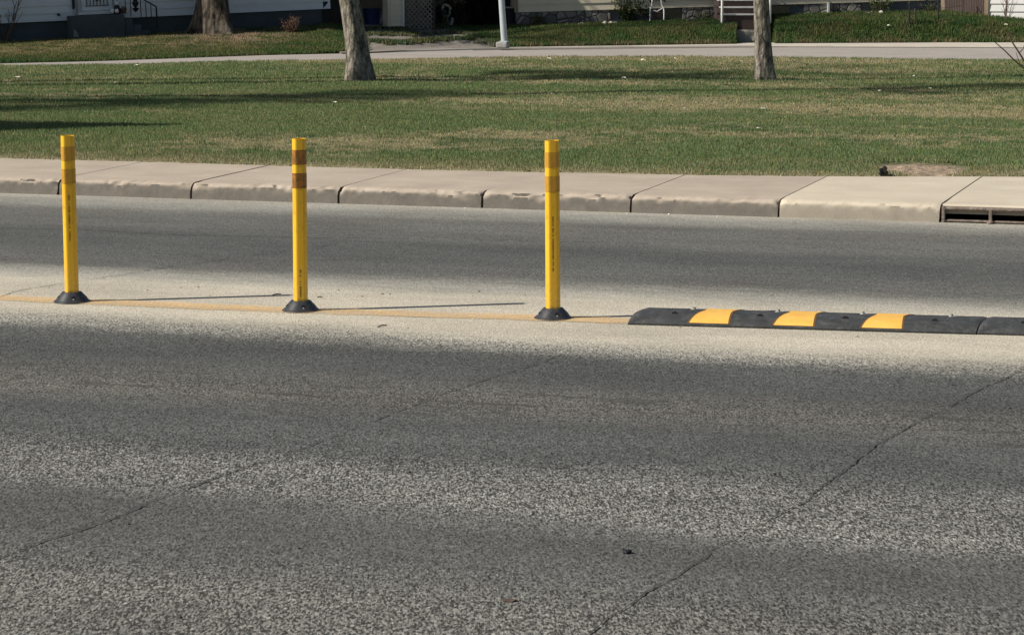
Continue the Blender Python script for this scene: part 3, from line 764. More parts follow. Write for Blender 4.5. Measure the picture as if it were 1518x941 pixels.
def crown(top, r0, height, seed, parent, spread=1., leaves=2500, lean=Vector((0, 0, 0))):
    r_ = random.Random(seed); mb = MB(); tips = []
    def br(p, d, ln, r, lvl):
        pts = [p]; n = 4; dd = d.copy()
        for k in range(n):
            dd = (dd+Vector((r_.uniform(-1, 1), r_.uniform(-1, 1), r_.uniform(-.5, .9)))*.16).normalized(); pts.append(pts[-1]+dd*ln/n)
        rad = [r*(1-.5*k/n) for k in range(n+1)]
        mb.tube(pts, rad, 6 if lvl < 2 else (4 if lvl < 3 else 3), cap=False)
        if lvl >= 4: tips.append(pts[-1]); tips.append(pts[2]); return
        m = 3 if lvl < 3 else 4
        for k in range(m+1):
            i_ = n if k == 0 else r_.choice((2, 3, 4)); ax = Vector((r_.uniform(-1, 1), r_.uniform(-1, 1), r_.uniform(-.2, .5))).normalized()
            nd = (dd+ax*(.35 if k == 0 else .8)*spread).normalized(); br(pts[i_], nd, ln*r_.uniform(.6, .8), rad[i_]*(.8 if k == 0 else .6), lvl+1)
    for k in range(4):
        a = 2*pi*k/4+r_.uniform(-.5, .5); d = Vector((cos(a)*.75*spread, sin(a)*.75*spread, 1)).normalized()
        br(top, d, height*.34, r0*.62, 0)
    c = mb.build('branches', M['twig'], parent)
    if leaves:
        n = leaves; T_ = np.array([list(tips[r_.randrange(len(tips))]) for _ in range(n)])+rng.normal(0, .12, (n, 3))
        V, F, cc_ = blades(T_, np.full(n, .055), np.full(n, .04), np.tile([.10, .15, .04], (n, 1)), lean=1)
        o = np_mesh('buds', V, F, M['foliage'], cc_); o.parent = parent
def tree(name, P, rows, label, r_, flare, roots, seed, mat, top_h, crown_h, lean, group='mature boulevard trees', leaves=2500):
    t = thing(name, P, label, 'tree', group)
    pts = [Vector((0, 0, -.12)), Vector((0, 0, 0))]+[Vector((lean.x*z, lean.y*z, z)) for z in (.4, .9, 1.5, 2.2, top_h)]
    rad = [r_*1.02, r_, r_*.93, r_*.86, r_*.82, r_*.78, r_*.72]
    pts = [Vector((p.x, p.y, p.z)) for p in pts]
    trunk_mesh(pts, rad, flare, roots, seed, mat, t, rough=.02 if mat is M['bark'] else .045)
    crown(pts[-1]-Vector((0, 0, .15)), r_*.72, crown_h, seed, t, leaves=leaves)
    return t
pt = at(537, 113.5, .09)
tree('tree', pt, 0, 'grey barked tree leaning left on the lawn, trunk flared to the right at its foot', .172, (.42, .28), 3, 5, M['bark'], 3.0, 6., Vector((-.175, .0, 0)))
pt = at(1133, 114.5, .08)
tree('tree', pt, 0, 'slimmer straight grey tree on the lawn in front of the stairs', .134, (.30, .2), 4, 8, M['bark'], 3.2, 6., Vector((-.055, 0, 0)))
pb = yard(318, 50.5)
tree('tree', pb, 0, 'thick old tree with dark furrowed bark and spreading roots before the blue grey house', .34, (.50, .30), 5, 11, M['bark_big'], 3.2, 8., Vector((-.04, 0, 0)))
# trees just outside the picture on the left whose shadows cross the lawn
Ld = Vector((-SUN_TO.x, -SUN_TO.y, 0)).normalized(); SH = 1/tan(SUN_EL)
for k, (px_, row, hc, sd, ch, nl_) in enumerate(((100, 154, 6.2, 21, 3.2, 9000), (360, 143, 6.6, 25, 2.8, 7000), (560, 134, 9., 27, 2.6, 6000), (850, 105, 11.5, 29, 2.4, 6000), (1010, 108, 13., 31, 2.0, 4000), (1440, 122, 17.5, 33, 2.4, 4000))):
    P_ = at(px_, row, .1)-Ld*SH*hc
    tree('tree', P_, 0, 'mature tree standing on the lawn left of the picture', .2, (.4, .3), 4, sd, M['bark'], hc-ch*.62, ch, Vector((.02, 0, 0)), 'trees left of the picture', nl_)
P_ = at(262, 187, .12)-Ld*SH*5.5
t = thing('spruce_tree', P_, 'slender dark spruce on the lawn left of the picture', 'tree', None)
MB().tube([(0, 0, -.1), (0, 0, 2), (0, 0, 5.4)], [.11, .08, .01], 10).build('trunk', M['bark'], t, True)
n_ = 42000; z_ = rng.random(n_)**1.3*5.1+.35; rad_ = (5.5-z_)/5.5*2.7*np.sqrt(rng.random(n_))*(.8+.4*rng.random(n_)); an_ = rng.random(n_)*2*pi
V, F, cc_ = blades(np.stack([np.cos(an_)*rad_, np.sin(an_)*rad_, z_], 1), np.full(n_, .16), np.full(n_, .05), jitter(np.tile([.03, .06, .03], (n_, 1))), lean=1)
o = np_mesh('crown', V, F, M['foliage'], cc_); o.parent = t

# ================================================================== SHRUBS AND TWIGS
def bare_shrub(P, n, hgt, label, seed, spread=.7, mat=None, leaf=0, cat='shrub', name='bare_shrub', group=None, r=.007, lcol=(.1, .2, .05)):
    t = thing(name, P, label, cat, group); r_ = random.Random(seed); mb = MB(); tips = []
    for k in range(n):
        a = r_.uniform(0, 2*pi); d = Vector((cos(a)*spread*r_.random(), sin(a)*spread*r_.random(), 1)).normalized(); p = Vector((r_.uniform(-.04, .04), r_.uniform(-.04, .04), -.03))
        pts = [p]; L_ = hgt*r_.uniform(.6, 1.05)
        for q_ in range(6): d = (d+Vector((r_.uniform(-1, 1), r_.uniform(-1, 1), r_.uniform(-.5, .8)))*.13).normalized(); pts.append(pts[-1]+d*L_/6)
        mb.tube(pts, [r*(1-.12*q_) for q_ in range(7)], 5); tips += pts[2:]
        for q_ in range(4):
            b = pts[r_.randrange(2, 6)]; d2 = (d+Vector((r_.uniform(-1, 1), r_.uniform(-1, 1), r_.uniform(-.3, .8)))*.7).normalized(); e = b+d2*L_*r_.uniform(.2, .4)
            mb.tube([b, b.lerp(e, .5)+Vector((r_.uniform(-.02, .02), 0, .01)), e], [r*.6, r*.5, r*.3], 4); tips.append(e)
    mb.build('stems', mat or M['twig'], t)
    if leaf:
        T_ = np.array([list(tips[r_.randrange(len(tips))]) for _ in range(leaf)])+rng.normal(0, hgt*.09, (leaf, 3)); T_[:, 2] = np.abs(T_[:, 2])
        cc_ = jitter(np.tile(lcol, (leaf, 1))); V, F, cc_ = blades(T_, np.full(leaf, .06)*hgt*1.6, np.full(leaf, .035)*hgt*1.8, cc_, lean=1.)
        o = np_mesh('leaves', V, F, M['foliage'], cc_); o.parent = t
    return t
# twiggy shrub at the right edge of the lawn
t = thing('bare_shrub', at(1530, 124, .08), 'thin bare twigs poking into the picture over the lawn at the right edge', 'shrub')
def tw(parent, P0, seq, mat):
    mb = MB()
    for line, r0 in seq:
        D = P0.xy.length; pts = []
        for px_, row in line:
            d = ray(px_, row); k = D/sqrt(d.x**2+d.y**2); pts.append(Vector((d.x*k, d.y*k, CAM_H+d.z*k))-P0)
        mb.tube(pts, [r0*(1-.5*i/(len(pts)-1)) for i in range(len(pts))], 6)
    return mb.build('stems', mat, parent)
tw(t, t.location.copy(), [([(1530, 124), (1526, 108), (1505, 91), (1489, 75), (1475, 63)], .014), ([(1531, 124), (1524, 100), (1511, 79), (1500, 62), (1494, 47)], .017),
     ([(1530, 122), (1534, 95), (1523, 62), (1513, 50)], .012), ([(1511, 79), (1517, 72), (1521, 60)], .008), ([(1524, 100), (1512, 96), (1506, 78)], .007)], M['twig'])
def on_wall(A, u, px, out):     # plan point in front of a wall line
    n_ = Vector((u.y, -u.x, 0)); A_ = A+n_*out; return A_+u*at_line(px, A_, u)
P_ = yard(6, 60)
bare_shrub(P_, 16, 1.25, 'leafless thorny shrub against the slate foundation at the left edge', 3, .75, r=.011)
P_ = yard(432, 50)
bare_shrub(P_, 34, .34, 'small reddish brown dead shrub between the thick tree and the drive', 4, 1.2, leaf=500, lcol=(.16, .10, .07))
for px_, row, hh, lf, lab, sd in ((937, 35, .62, 900, 'dark green evergreen bush against the stone foundation left of the white frame', 5), (797, 39.5, .30, 420, 'low bright green plant at the foot of the rubble stone', 6),
        (1040, 31.5, .26, 300, 'small leafy plant between the white frame and the stairs', 7), (1303, 20.5, .45, 260, 'green sprouting plant against the blue grey blocks', 8), (1378, 20, .3, 120, 'pale grassy tuft between the two fence posts', 9)):
    bare_shrub(yard(px_, row), 12, hh, lab, sd, 1.1, leaf=lf, name='bush', cat='plant', lcol=(.09, .15, .04) if px_ != 937 else (.06, .085, .03))

# ================================================================== HOUSES
def siding(t, s0, s1, z0, z1, mat, board=.145, proud=.018, depth=.16, name='wall', y0=0.):
    mb = MB(); vs = []; fs = []; n = int((z1-z0)/board)
    prof = []
    for k in range(n):
        z = z0+k*board; prof += [(y0-proud, z), (y0-.003, z+board-.004), (y0-.003, z+board)]
    prof.append((y0-.003, z0+n*board))
    for s in (s0, s1):
        for y_, z_ in prof: vs.append((s, y_, z_))
    m = len(prof)
    for k in range(m-1): fs.append((k, m+k, m+k+1, k+1))
    mb.add(vs, fs)
    mb.add([(s0, y0-proud, z0), (s1, y0-proud, z0), (s1, depth, z0), (s0, depth, z0)], [(0, 1, 2, 3)])
    return mb
class Front:                    # a house front: local x along the wall, -y towards the street
    def __init__(s, name, A, az, tilt, label, cat, rise_z):
        s.A = A; s.u = Vector((cos(az), sin(az), 0)); s.tilt = tilt
        s.t = thing(name, A, label, cat); s.t.rotation_euler = (0, -tilt, az)
    def s_(s, px, out=0.): 
        n_ = Vector((s.u.y, -s.u.x, 0)); return at_line(px, s.A+n_*out, s.u)
    def z_(s, px, row, out=0.):
        n_ = Vector((s.u.y, -s.u.x, 0)); ss = s.s_(px, out); P = s.A+n_*out+s.u*ss; return zat(px, row, P)-s.A.z-ss*tan(s.tilt)
    def world(s, sx, y, z):
        return Matrix.Translation(s.A) @ Matrix.Rotation(atan2(s.u.y, s.u.x), 4, 'Z') @ Matrix.Rotation(-s.tilt, 4, 'Y') @ Vector((sx, y, z))
def gable(mb, s0, s1, y0, y1, z, rise, ov=.45, th=.14):      # ridge parallel to the front
    ym = (y0+y1)/2
    for a, b in ((y0-ov, ym), (y1+ov, ym)):
        za = z-ov*rise/((y1-y0)/2) if True else z
        mb.add([(s0-ov, a, za), (s1+ov, a, za), (s1+ov, b, z+rise), (s0-ov, b, z+rise), (s0-ov, a, za+th), (s1+ov, a, za+th), (s1+ov, b, z+rise+th), (s0-ov, b, z+rise+th)],
               [(0,1,2,3),(4,5,6,7),(0,1,5,4),(1,2,6,5),(2,3,7,6),(3,0,4,7)])
def house_shell(H, s0, s1, f0, top, depth, sid, fnd, fmat_in=.03, rise=2.):
    t = H.t
    mb = siding(t, s0, s1, f0, top, sid, .15)
    mb.box(s0, s1, .0, .12, f0, top); wl = mb.build('wall', sid, t)
    mb = MB(); mb.box(s0, s0+.12, .13, depth, f0, top); mb.box(s1-.12, s1, .13, depth, f0, top); mb.box(s0, s1, depth, depth+.12, f0, top)
    for s in (s0, s1-.1):        # gable ends
        mb.add([(s, .06, top), (s, depth, top), (s, depth/2, top+rise*.97), (s+.1, .06, top), (s+.1, depth, top), (s+.1, depth/2, top+rise*.97)], [(0,1,2),(3,4,5),(0,1,4,3),(1,2,5,4),(2,0,3,5)])
    mb.build('side_wall', sid, t)
    mb = MB(); mb.box(s0+.02, s1-.02, fmat_in, depth, -.9, f0-.004); mb.build('foundation', fnd, t)
    mb = MB(); gable(mb, s0, s1, 0, depth, top, rise); mb.build('roof', M['roof'], t)
def window(H, s, z, w_=1.2, h_=1.1):
    f = MB(); 
    for a in ((s-w_/2, s+w_/2, z, z+.08), (s-w_/2, s+w_/2, z+h_-.08, z+h_), (s-w_/2, s-w_/2+.08, z+.08, z+h_-.08), (s+w_/2-.08, s+w_/2, z+.08, z+h_-.08), (s-.03, s+.03, z+.08, z+h_-.08)):
        f.box(a[0], a[1], -.06, -.019, a[2], a[3])
    wf = f.build('window', M['white'], H.t); MB().box(s-w_/2+.08, s+w_/2-.08, -.03, -.021, z+.08, z+h_-.08).build('pane', M['glass'], wf)

# ---- blue grey house on the left
H1 = Front('bungalow', A1, a1, atan(.034) if False else math.atan(.034), 'blue grey clapboard house with slate painted foundation and a front door on a raised landing', 'house', 0)
f1 = H1.z_(0, 35.2); e1 = H1.s_(491)
house_shell(H1, -9.5, e1, f1, f1+2.55, 7.5, M['sid_blue'], M['found_dark'], .03, 1.9)
window(H1, e1-2.2, f1+1.05, 1.8, 1.1); window(H1, -2.5, f1+1.05, 1.5, 1.1)
vz = H1.z_(88, 22); sv = H1.s_(88)
MB().tube([(sv, -.02, vz), (sv, -.09, vz-.005)], [.028, .022], 10).build('tap', M['iron'], H1.t)
sd_ = H1.s_(110.5)
mb = MB(); mb.tube([(sd_, -.05, H1.z_(110, 14)), (sd_-.01, -.05, 2.6)], .028, 8); mb.build('downspout', M['iron'], H1.t)
mb = MB(); mb.tube([(sd_+.03, -.05, H1.z_(110, 20)-.02), (sd_+.02, -.05, H1.z_(110, 14)+.02)], .026, 8); mb.build('downspout_foot', M['trim'], H1.t)
# door with scrolled grille
d0, d1 = H1.s_(116), H1.s_(174); zs = H1.z_(145, 17.5)
mb = MB(); mb.box(d0, d0+.07, -.075, -.02, zs, zs+2.1); mb.box(d1-.07, d1, -.075, -.02, zs, zs+2.1); mb.box(d0, d1, -.075, -.02, zs+2.1, zs+2.18)
fr_ = mb.build('door_frame', M['trim'], H1.t)
MB().box(d0+.08, d1-.08, -.05, -.02, zs+.03, zs+2.09).build('door', M['sid_blue'], H1.t)
mb = MB()
for k in range(7):
    s = d0+.19+(d1-d0-.38)*k/6; mb.box(s-.006, s+.006, -.068, -.056, zs+.12, zs+1.0)
mb.box(d0+.16, d1-.16, -.068, -.056, zs+.11, zs+.122); sc_ = (d0+d1)/2
mb.lathe([(.0, 0), (.05, .05), (.07, .10), (.02, .13), (.05, .18), (.03, .24)], 10, (sc_, -.075, zs+.20))
mb.build('door_grille', M['iron'], H1.t)
MB().box(d0, d1, -.14, -.02, zs-.05, zs).build('sill', M['white'], H1.t)
# landing and steps
out = .45; b0 = H1.s_(107.5, out); b1 = H1.s_(186, out); zt = H1.z_(108, 21.5, out)
zt = min(zt, zs-.06)
mb = MB(); mb.box(b0, b1, -out, .028, -.9, zt); mb.build('landing', M['found_dark'], H1.t, bevel=.015)
nst = 4; e_ = H1.s_(236, out)
for k in range(nst):
    a_ = b1+(e_-b1)*k/nst; MB().box(a_+.003, a_+(e_-b1)/nst, -out+.04, .026, -.9, zt*(1-(k+1)/(nst+.6))-.02*k).build('step', M['found_dark'], H1.t, bevel=.012)
mb = MB()
def rod(mb, px0, r0, px1, r1, o, rad=.012, n=6):
    mb.tube([(H1.s_(px0, o), -o, H1.z_(px0, r0, o)), (H1.s_(px1, o), -o, H1.z_(px1, r1, o))], rad, n)
o_ = .40
rail = []
for px_, top_, bot_ in ((188, -8, 21), (195.5, -8, 25), (210.5, -4, 26), (218, 4, 26), (225.5, 6, 26)):
    m2 = MB(); rod(m2, px_, top_, px_, bot_, o_, .009); m2.build('railing_bar', M['iron'], H1.t)
m2 = MB(); rod(m2, 233.5, 10, 233.5, 42, o_, .017); m2.build('railing_post', M['iron'], H1.t)
m2 = MB(); rod(m2, 186, -24, 212, -2, o_, .014); rod(m2, 212, -2, 233.5, 10.5, o_, .014); m2.build('handrail', M['iron'], H1.t)
# cast iron ornament within the rail
m2 = MB(); so_ = H1.s_(203, o_); zo = H1.z_(203, 19, o_)
m2.lathe([(.0, 0), (.05, .05), (.075, .085), (.02, .10), (.05, .14), (.075, .19), (.04, .23), (.06, .27), (.02, .31), (.02, .45)], 8, (so_, -o_, zo)); m2.build('railing_ornament', M['iron'], H1.t)
# light repair patch on the landing side
a_, b_ = H1.s_(108, out), H1.s_(117, out); mb = MB(); zl = H1.z_(112, 55, out)
mb.add([(a_+.01, -out-.004, zl), (b_, -out-.004, zl), (b_-.04, -out-.004, zl+.10), (a_+.02, -out-.004, zl+.16)], [(0, 1, 2, 3)])
mb.build('mortar_patch', simple('pale_mortar', (.22, .24, .23), .9, .2), H1.t)
# things on the landing
def hstand(H, px, out_, zl): return H.world(H.s_(px, out_), -out_, zl)
P_ = hstand(H1, 175, .25, zt); t = thing('garden_figurine', P_, 'small black and white figurine sitting at the edge of the raised landing', 'figurine')
mb = MB(); mb.lathe([(.07, 0), (.085, .03), (.07, .10), (.045, .16), (.03, .18)], 14); mb.build('body', M['iron'], t, True)
mb = MB(); mb.blob((0, 0, .215), .045, 2, 2, .08); mb.tube([(-.02, 0, .24), (-.05, 0, .28)], [.014, .006], 6); mb.build('head', M['white'], t, True)
mb = MB(); mb.blob((-.07, -.04, .055), .05, 2, 3, .15, 1.2); mb.blob((.03, -.07, .06), .035, 2, 3, .15, 1.4); mb.build('paws', M['white'], t, True)
P_ = hstand(H1, 184.5, .27, zt); t = thing('flower_pot', P_, 'small terracotta red pot beside the black and white figurine', 'pot')
MB().lathe([(.045, 0), (.06, .09), (.068, .09), (.068, .11), (.055, .11), (.05, .08)], 16).build('pot', M['red'], t, True)
MB().blob((0, 0, .12), .05, 2, 5, .35, .7).build('soil', M['soil'], t)

# ---- cream house with rubble foundation on the right
H2 = Front('long_house', A2, a2, math.atan(.027), 'long cream clapboard house on a grey rubble and block foundation', 'house', 0)
f2 = .5*(H2.z_(769, 21)+H2.z_(1279, 1.5)); e2 = H2.s_(1397)
house_shell(H2, 0, e2, f2, f2+2.5, 8, M['sid_cream'], M['block'], .04, 1.9)
s_st = H2.s_(905)
mb = MB(); mb.box(.0, s_st, -.005, .036, -.9, f2-.006); mb.build('rubble_facing', M['stone'], H2.t)
for a, b in ((1012, 1062), (1192, 1276)):
    sa, sb = H2.s_(a), H2.s_(b); MB().box(sa, sb, -.006, .037, -.9, f2-.007).build('stone_patch', M['stone'], H2.t)
for a, b in ((975, 1010), (1142, 1172)):
    sa, sb = H2.s_(a), H2.s_(b); MB().box(sa, sb, .02, .037, .04, f2-.03).build('basement_window', M['glass'], H2.t)
mb = MB(); sp = H2.s_(1228); mb.box(sp-.02, sp+.02, -.05, -.008, -.1, f2); mb.build('vent_pipe', M['white'], H2.t)
mb = MB(); mb.box(-.03, .05, -.03, .0, f2, f2+2.4); mb.build('corner_trim', M['tan'], H2.t)
window(H2, 3., f2+1.0, 1.8, 1.1); window(H2, e2-2., f2+1.0, 1.5, 1.1)
# front stairs
so2 = 1.35; st0, st1 = H2.s_(1072, so2), H2.s_(1139, so2)
t = thing('front_stairs', H2.world((st0+st1)/2, -so2, 0), 'brown painted stairs with white nosings and white rails up to the cream house', 'stairs', rz=a2)
wq = (st1-st0)/2
zb = H2.z_(1090, 32, so2)
rz_ = .145
for k in range(5):
    y0_ = .25*k; MB().box(-wq, wq, y0_, .25*5-.02 if k < 4 else 1.30, zb+rz_*k-(.4 if k == 0 else 0)+.001, zb+rz_*(k+1)-.028).build('step', M['brown'], t)
    MB().box(-wq-.01, wq+.01, y0_-.02, y0_+.26, zb+rz_*(k+1)-.027, zb+rz_*(k+1)).build('tread', M['white'], t, bevel=.004)
for sx_ in (-wq-.03, wq+.03):
    mb = MB(); mb.tube([(sx_, -.04, zb-.05), (sx_, -.04, zb+.95)], .026, 10); mb.build('rail_post', M['white'], t, True)
    mb = MB(); mb.tube([(sx_, -.04, zb+.95), (sx_, 1.25, zb+1.65)], .022, 10); mb.build('handrail', M['white'], t, True)
# lower steps cut through the bank and the path slab
yA = yard(1119, 64.5); 
t = thing('bank_steps', yA, 'two low concrete steps cut into the grass bank at the pavement', 'steps', rz=a2)
D0 = (H2.world((st0+st1)/2, -so2, 0)-yA); dirp = Vector((D0.x, D0.y, 0)); ln = dirp.length
az_ = atan2(dirp.y, dirp.x)-pi/2; t.rotation_euler = (0, 0, az_)
zpath = yard(1116, 34).z-yA.z
wp = .38
z1_ = zat(1116, 57.5, yA+dirp.normalized()*.3)-yA.z; z2_ = zat(1116, 46, yA+dirp.normalized()*.62)-yA.z
MB().box(-wp, wp, .12, .52, -.3, z1_).build('step', M['far_walk'], t, bevel=.012)
MB().box(-wp, wp, .50, .9, -.3, z2_).build('step', M['far_walk'], t, bevel=.012)
MB().box(-wp, wp, .88, ln+.3, -.3, z2_+.03).build('path_slab', M['far_walk'], t, bevel=.01)
# white tubular frame standing by the wall
P_ = yard(973, 34); P_.z = zat(973, 33, P_); t = thing('tubular_frame', P_, 'white tubular metal frame with two curved uprights before the cream house', 'frame', rz=a2)
W_ = .15
mb = MB()
for s in (-1, 1):
    mb = MB(); mb.tube([(s*W_, -.1, 0), (s*W_, -.1, .22), (s*W_*.93, -.09, .30), (s*W_*.7, -.06, .36), (s*W_*.62, -.04, .48)], .017, 10); mb.build('upright', M['white'], t, True)
MB().tube([(-W_, -.1, .012), (W_, -.1, .012)], .012, 8).build('foot_bar', M['white'], t, True)
MB().tube([(-W_*.6, -.08, .25), (0, -.1, .22), (W_*.75, -.09, .29)], .013, 8).build('cross_bar', M['white'], t, True)
mb = MB(); mb.tube([(-W_*1.0, -.02, .42), (-W_*.8, -.03, .47), (W_*1.1, -.03, .47), (W_*1.2, -.02, .42)], .016, 8); mb.build('handle', M['iron'], t, True)
MB().box(-W_*.9, W_*.9, .0, .12, .02, .2).build('seat_box', M['brown'], t, bevel=.01)
# stones edging the planting strip
r_ = random.Random(5)
for px_ in (778, 842, 862, 896, 905, 912, 950, 992, 1022, 1290, 1306):
    P_ = yard(px_, interp(HB, px_)+2.2); sz = r_.uniform(.035, .07); o = MB().blob((0, 0, sz*.5), sz, 2, int(px_), .3, .75).build('edging_stone', M['litter'] if px_ in (896, 905, 1306) else M['stone'], None, True)
    o.location = P_; tag(o, 'rounded stone lying along the foot of the cream house', 'stone', 'stones along the house foot')

# ---- open garage and lattice between the houses
Pg0 = house_pt(494); Pg1 = house_pt(757)
P0g = yard(500, 41.5); P0g.z = zat(500, 41, P0g); P1g = yard(740, 42.5); dgv = P1g-P0g; agz = atan2(dgv.y, dgv.x)
nG = Vector((sin(agz), -cos(agz), 0))
Ag = P0g-nG*.25; Ag.z = P0g.z-.02
HG = Front('garage', Ag, agz, 0., 'dark open garage with a cream shingled pillar and lattice beside the drive', 'garage', 0)
zg = 0
px2s = lambda p, o=0.: HG.s_(p, o)
def gbox(p0, p1, z0, z1, y0, y1, name, mat, bev=0): return MB().box(px2s(p0), px2s(p1), y0, y1, z0, z1).build(name, mat, HG.t, bevel=bev)
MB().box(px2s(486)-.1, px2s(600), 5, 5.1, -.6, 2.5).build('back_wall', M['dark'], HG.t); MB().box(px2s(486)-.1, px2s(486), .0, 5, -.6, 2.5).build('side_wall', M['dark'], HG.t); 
gbox(483, 510, -.6, 2.4, .02, .08, 'shade_panel', M['dark']); gbox(575, 598, -.4, 2.4, 0, .25, 'pillar', M['sid_cream'])  # first a dark panel, added to black out the gap beside the house
mb = siding(None, px2s(578.5), px2s(596), -.2, 2.4, None, .11, .015, .01, y0=-.004); mb.build('pillar_shingles', M['sid_cream'], HG.t)
gbox(595.5, 598.3, -.2, 2.4, -.045, -.022, 'corner_strip', M['white'])
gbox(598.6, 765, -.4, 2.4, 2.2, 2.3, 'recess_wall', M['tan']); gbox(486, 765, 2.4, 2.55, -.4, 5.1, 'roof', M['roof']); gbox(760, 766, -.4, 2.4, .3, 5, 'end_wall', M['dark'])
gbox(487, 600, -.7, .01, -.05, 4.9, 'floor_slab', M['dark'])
# lattice
la, lb = px2s(600), px2s(645); mb = MB(); z0_, z1_ = -.05, 2.2; w_ = lb-la
gp = .105
k = -int((z1_-z0_)/gp)
while k*gp < w_:
    for sg in (1, -1):
        x0_ = la+k*gp if sg == 1 else lb-k*gp
        a_ = Vector((x0_, 0, z0_)); b_ = Vector((x0_+sg*(z1_-z0_), 0, z1_)); d_ = b_-a_
        ts = sorted(((la-a_.x)/d_.x, (lb-a_.x)/d_.x)); t0_, t1_ = max(0, ts[0]), min(1, ts[1])
        if t1_-t0_ > .01:
            p_, q_ = a_+d_*t0_, a_+d_*t1_; yy = .05+(.012 if sg == 1 else 0); h_ = .016
            mb.add([(p_.x, yy, p_.z-h_), (q_.x, yy, q_.z-h_), (q_.x, yy, q_.z+h_), (p_.x, yy, p_.z+h_), (p_.x, yy+.01, p_.z-h_), (q_.x, yy+.01, q_.z-h_), (q_.x, yy+.01, q_.z+h_), (p_.x, yy+.01, p_.z+h_)],
                   [(0,1,2,3),(4,5,6,7),(0,1,5,4),(1,2,6,5),(2,3,7,6),(3,0,4,7)])
    k += 1
mb.build('lattice', M['lattice'], HG.t)
gbox(598.6, 602, -.1, 2.3, .03, .10, 'lattice_post', M['brown']); gbox(643, 646.5, -.1, 2.3, .03, .10, 'lattice_post', M['brown'])
# clutter in the recess
def gpt(px, y, z=.0): return HG.world(HG.s_(px, -y), y, z)
t = thing('leaning_pole', gpt(563.5, .5), 'pale pole leaning diagonally in the dark garage opening', 'pole')
MB().tube([(0, 0, 0), (.13, .35, 1.0), (.22, .6, 1.7)], .02, 8).build('shaft', M['trim'], t, True); MB().tube([(-.01, -.02, -.0), (0, 0, .05)], .026, 8).build('tip', M['iron'], t, True)
t = thing('plastic_tub', gpt(551, .9), 'dark blue plastic tub inside the open garage', 'tub')
MB().lathe([(.14, 0), (.18, .34), (.2, .35), (.2, .37), (.17, .37), (.15, .05)], 20).build('tub', M['blue'], t, True); MB().tube([(-.19, 0, .33), (-.22, 0, .26), (-.18, 0, .22)], .01, 6).build('handle', M['trim'], t)
t = thing('hose_reel', gpt(661, .9), 'round pale hose reel standing among dark garden clutter', 'hose reel', rz=agz)
mb = MB(); pts = [(.13*cos(a)*.8, -.02*sin(a*3), .30+.13*sin(a)) for a in [2*pi*k/24 for k in range(25)]]; mb.tube(pts, .028, 8, cap=False); mb.build('coil', M['litter'], t, True)
mb = MB(); mb.tube([(-.08, .05, 0), (0, .05, .3)], .014, 8); mb.tube([(.10, .05, 0), (0, .05, .3)], .014, 8); mb.tube([(.1, -.05, 0), (.14, -.05, .16)], .035, 8); mb.build('stand', M['trim'], t, True)
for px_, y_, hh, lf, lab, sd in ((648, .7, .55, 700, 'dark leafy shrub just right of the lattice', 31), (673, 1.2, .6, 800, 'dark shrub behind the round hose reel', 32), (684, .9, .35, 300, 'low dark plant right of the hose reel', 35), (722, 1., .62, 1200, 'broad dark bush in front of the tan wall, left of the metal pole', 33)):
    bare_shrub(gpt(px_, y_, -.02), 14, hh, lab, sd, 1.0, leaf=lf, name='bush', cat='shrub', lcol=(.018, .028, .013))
t = thing('waste_bin', gpt(758.5, -.25, -.03), 'black wheeled bin between the metal pole and the cream house', 'bin', rz=agz)
MB().box(-.17, .17, -.15, .15, .04, .40).build('body', M['iron'], t, bevel=.02); MB().box(-.185, .185, -.17, .17, .40, .43).build('lid', M['trim'], t, bevel=.01)
for s in (-.13, .13): MB().tube([(s-.02, -.12, .045), (s+.02, -.12, .045)], .045, 14).build('wheel', M['rubber'], t)
# threshold slab of the garage and broken drive edge
a_ = yard(541, 43.5); b_ = yard(612, 42.5); dv_ = (b_-a_); az_ = atan2(dv_.y, dv_.x)
o = thing('threshold_slab', a_, 'narrow pale concrete slab at the mouth of the open garage', 'slab', rz=az_)
MB().box(0, dv_.xy.length, -.1, .8, -.3, .075).build('slab', M['far_walk'], o, bevel=.02)

# ---- metal pole on the verge
P_ = at(748, 68, .085)
t = thing('metal_pole', P_, 'galvanised metal pole on a small concrete footing beside the far pavement', 'pole')
MB().tube([(0, 0, .03), (-.035, 0, .5), (-.07, 0, 1.0), (-.26, .02, 4.5)], [.064, .062, .060, .05], 20).build('shaft', M['pole'], t, True)
mb = MB(); mb.box(-.078, .078, -.078, .078, .07, .092); mb.build('base_plate', M['pole'], t, bevel=.005)
mb = MB(); mb.box(-.15, .085, -.11, .10, -.05, .075); mb.build('footing', simple('footing_concrete', (.30, .30, .29), .9, .2), t, bevel=.035)

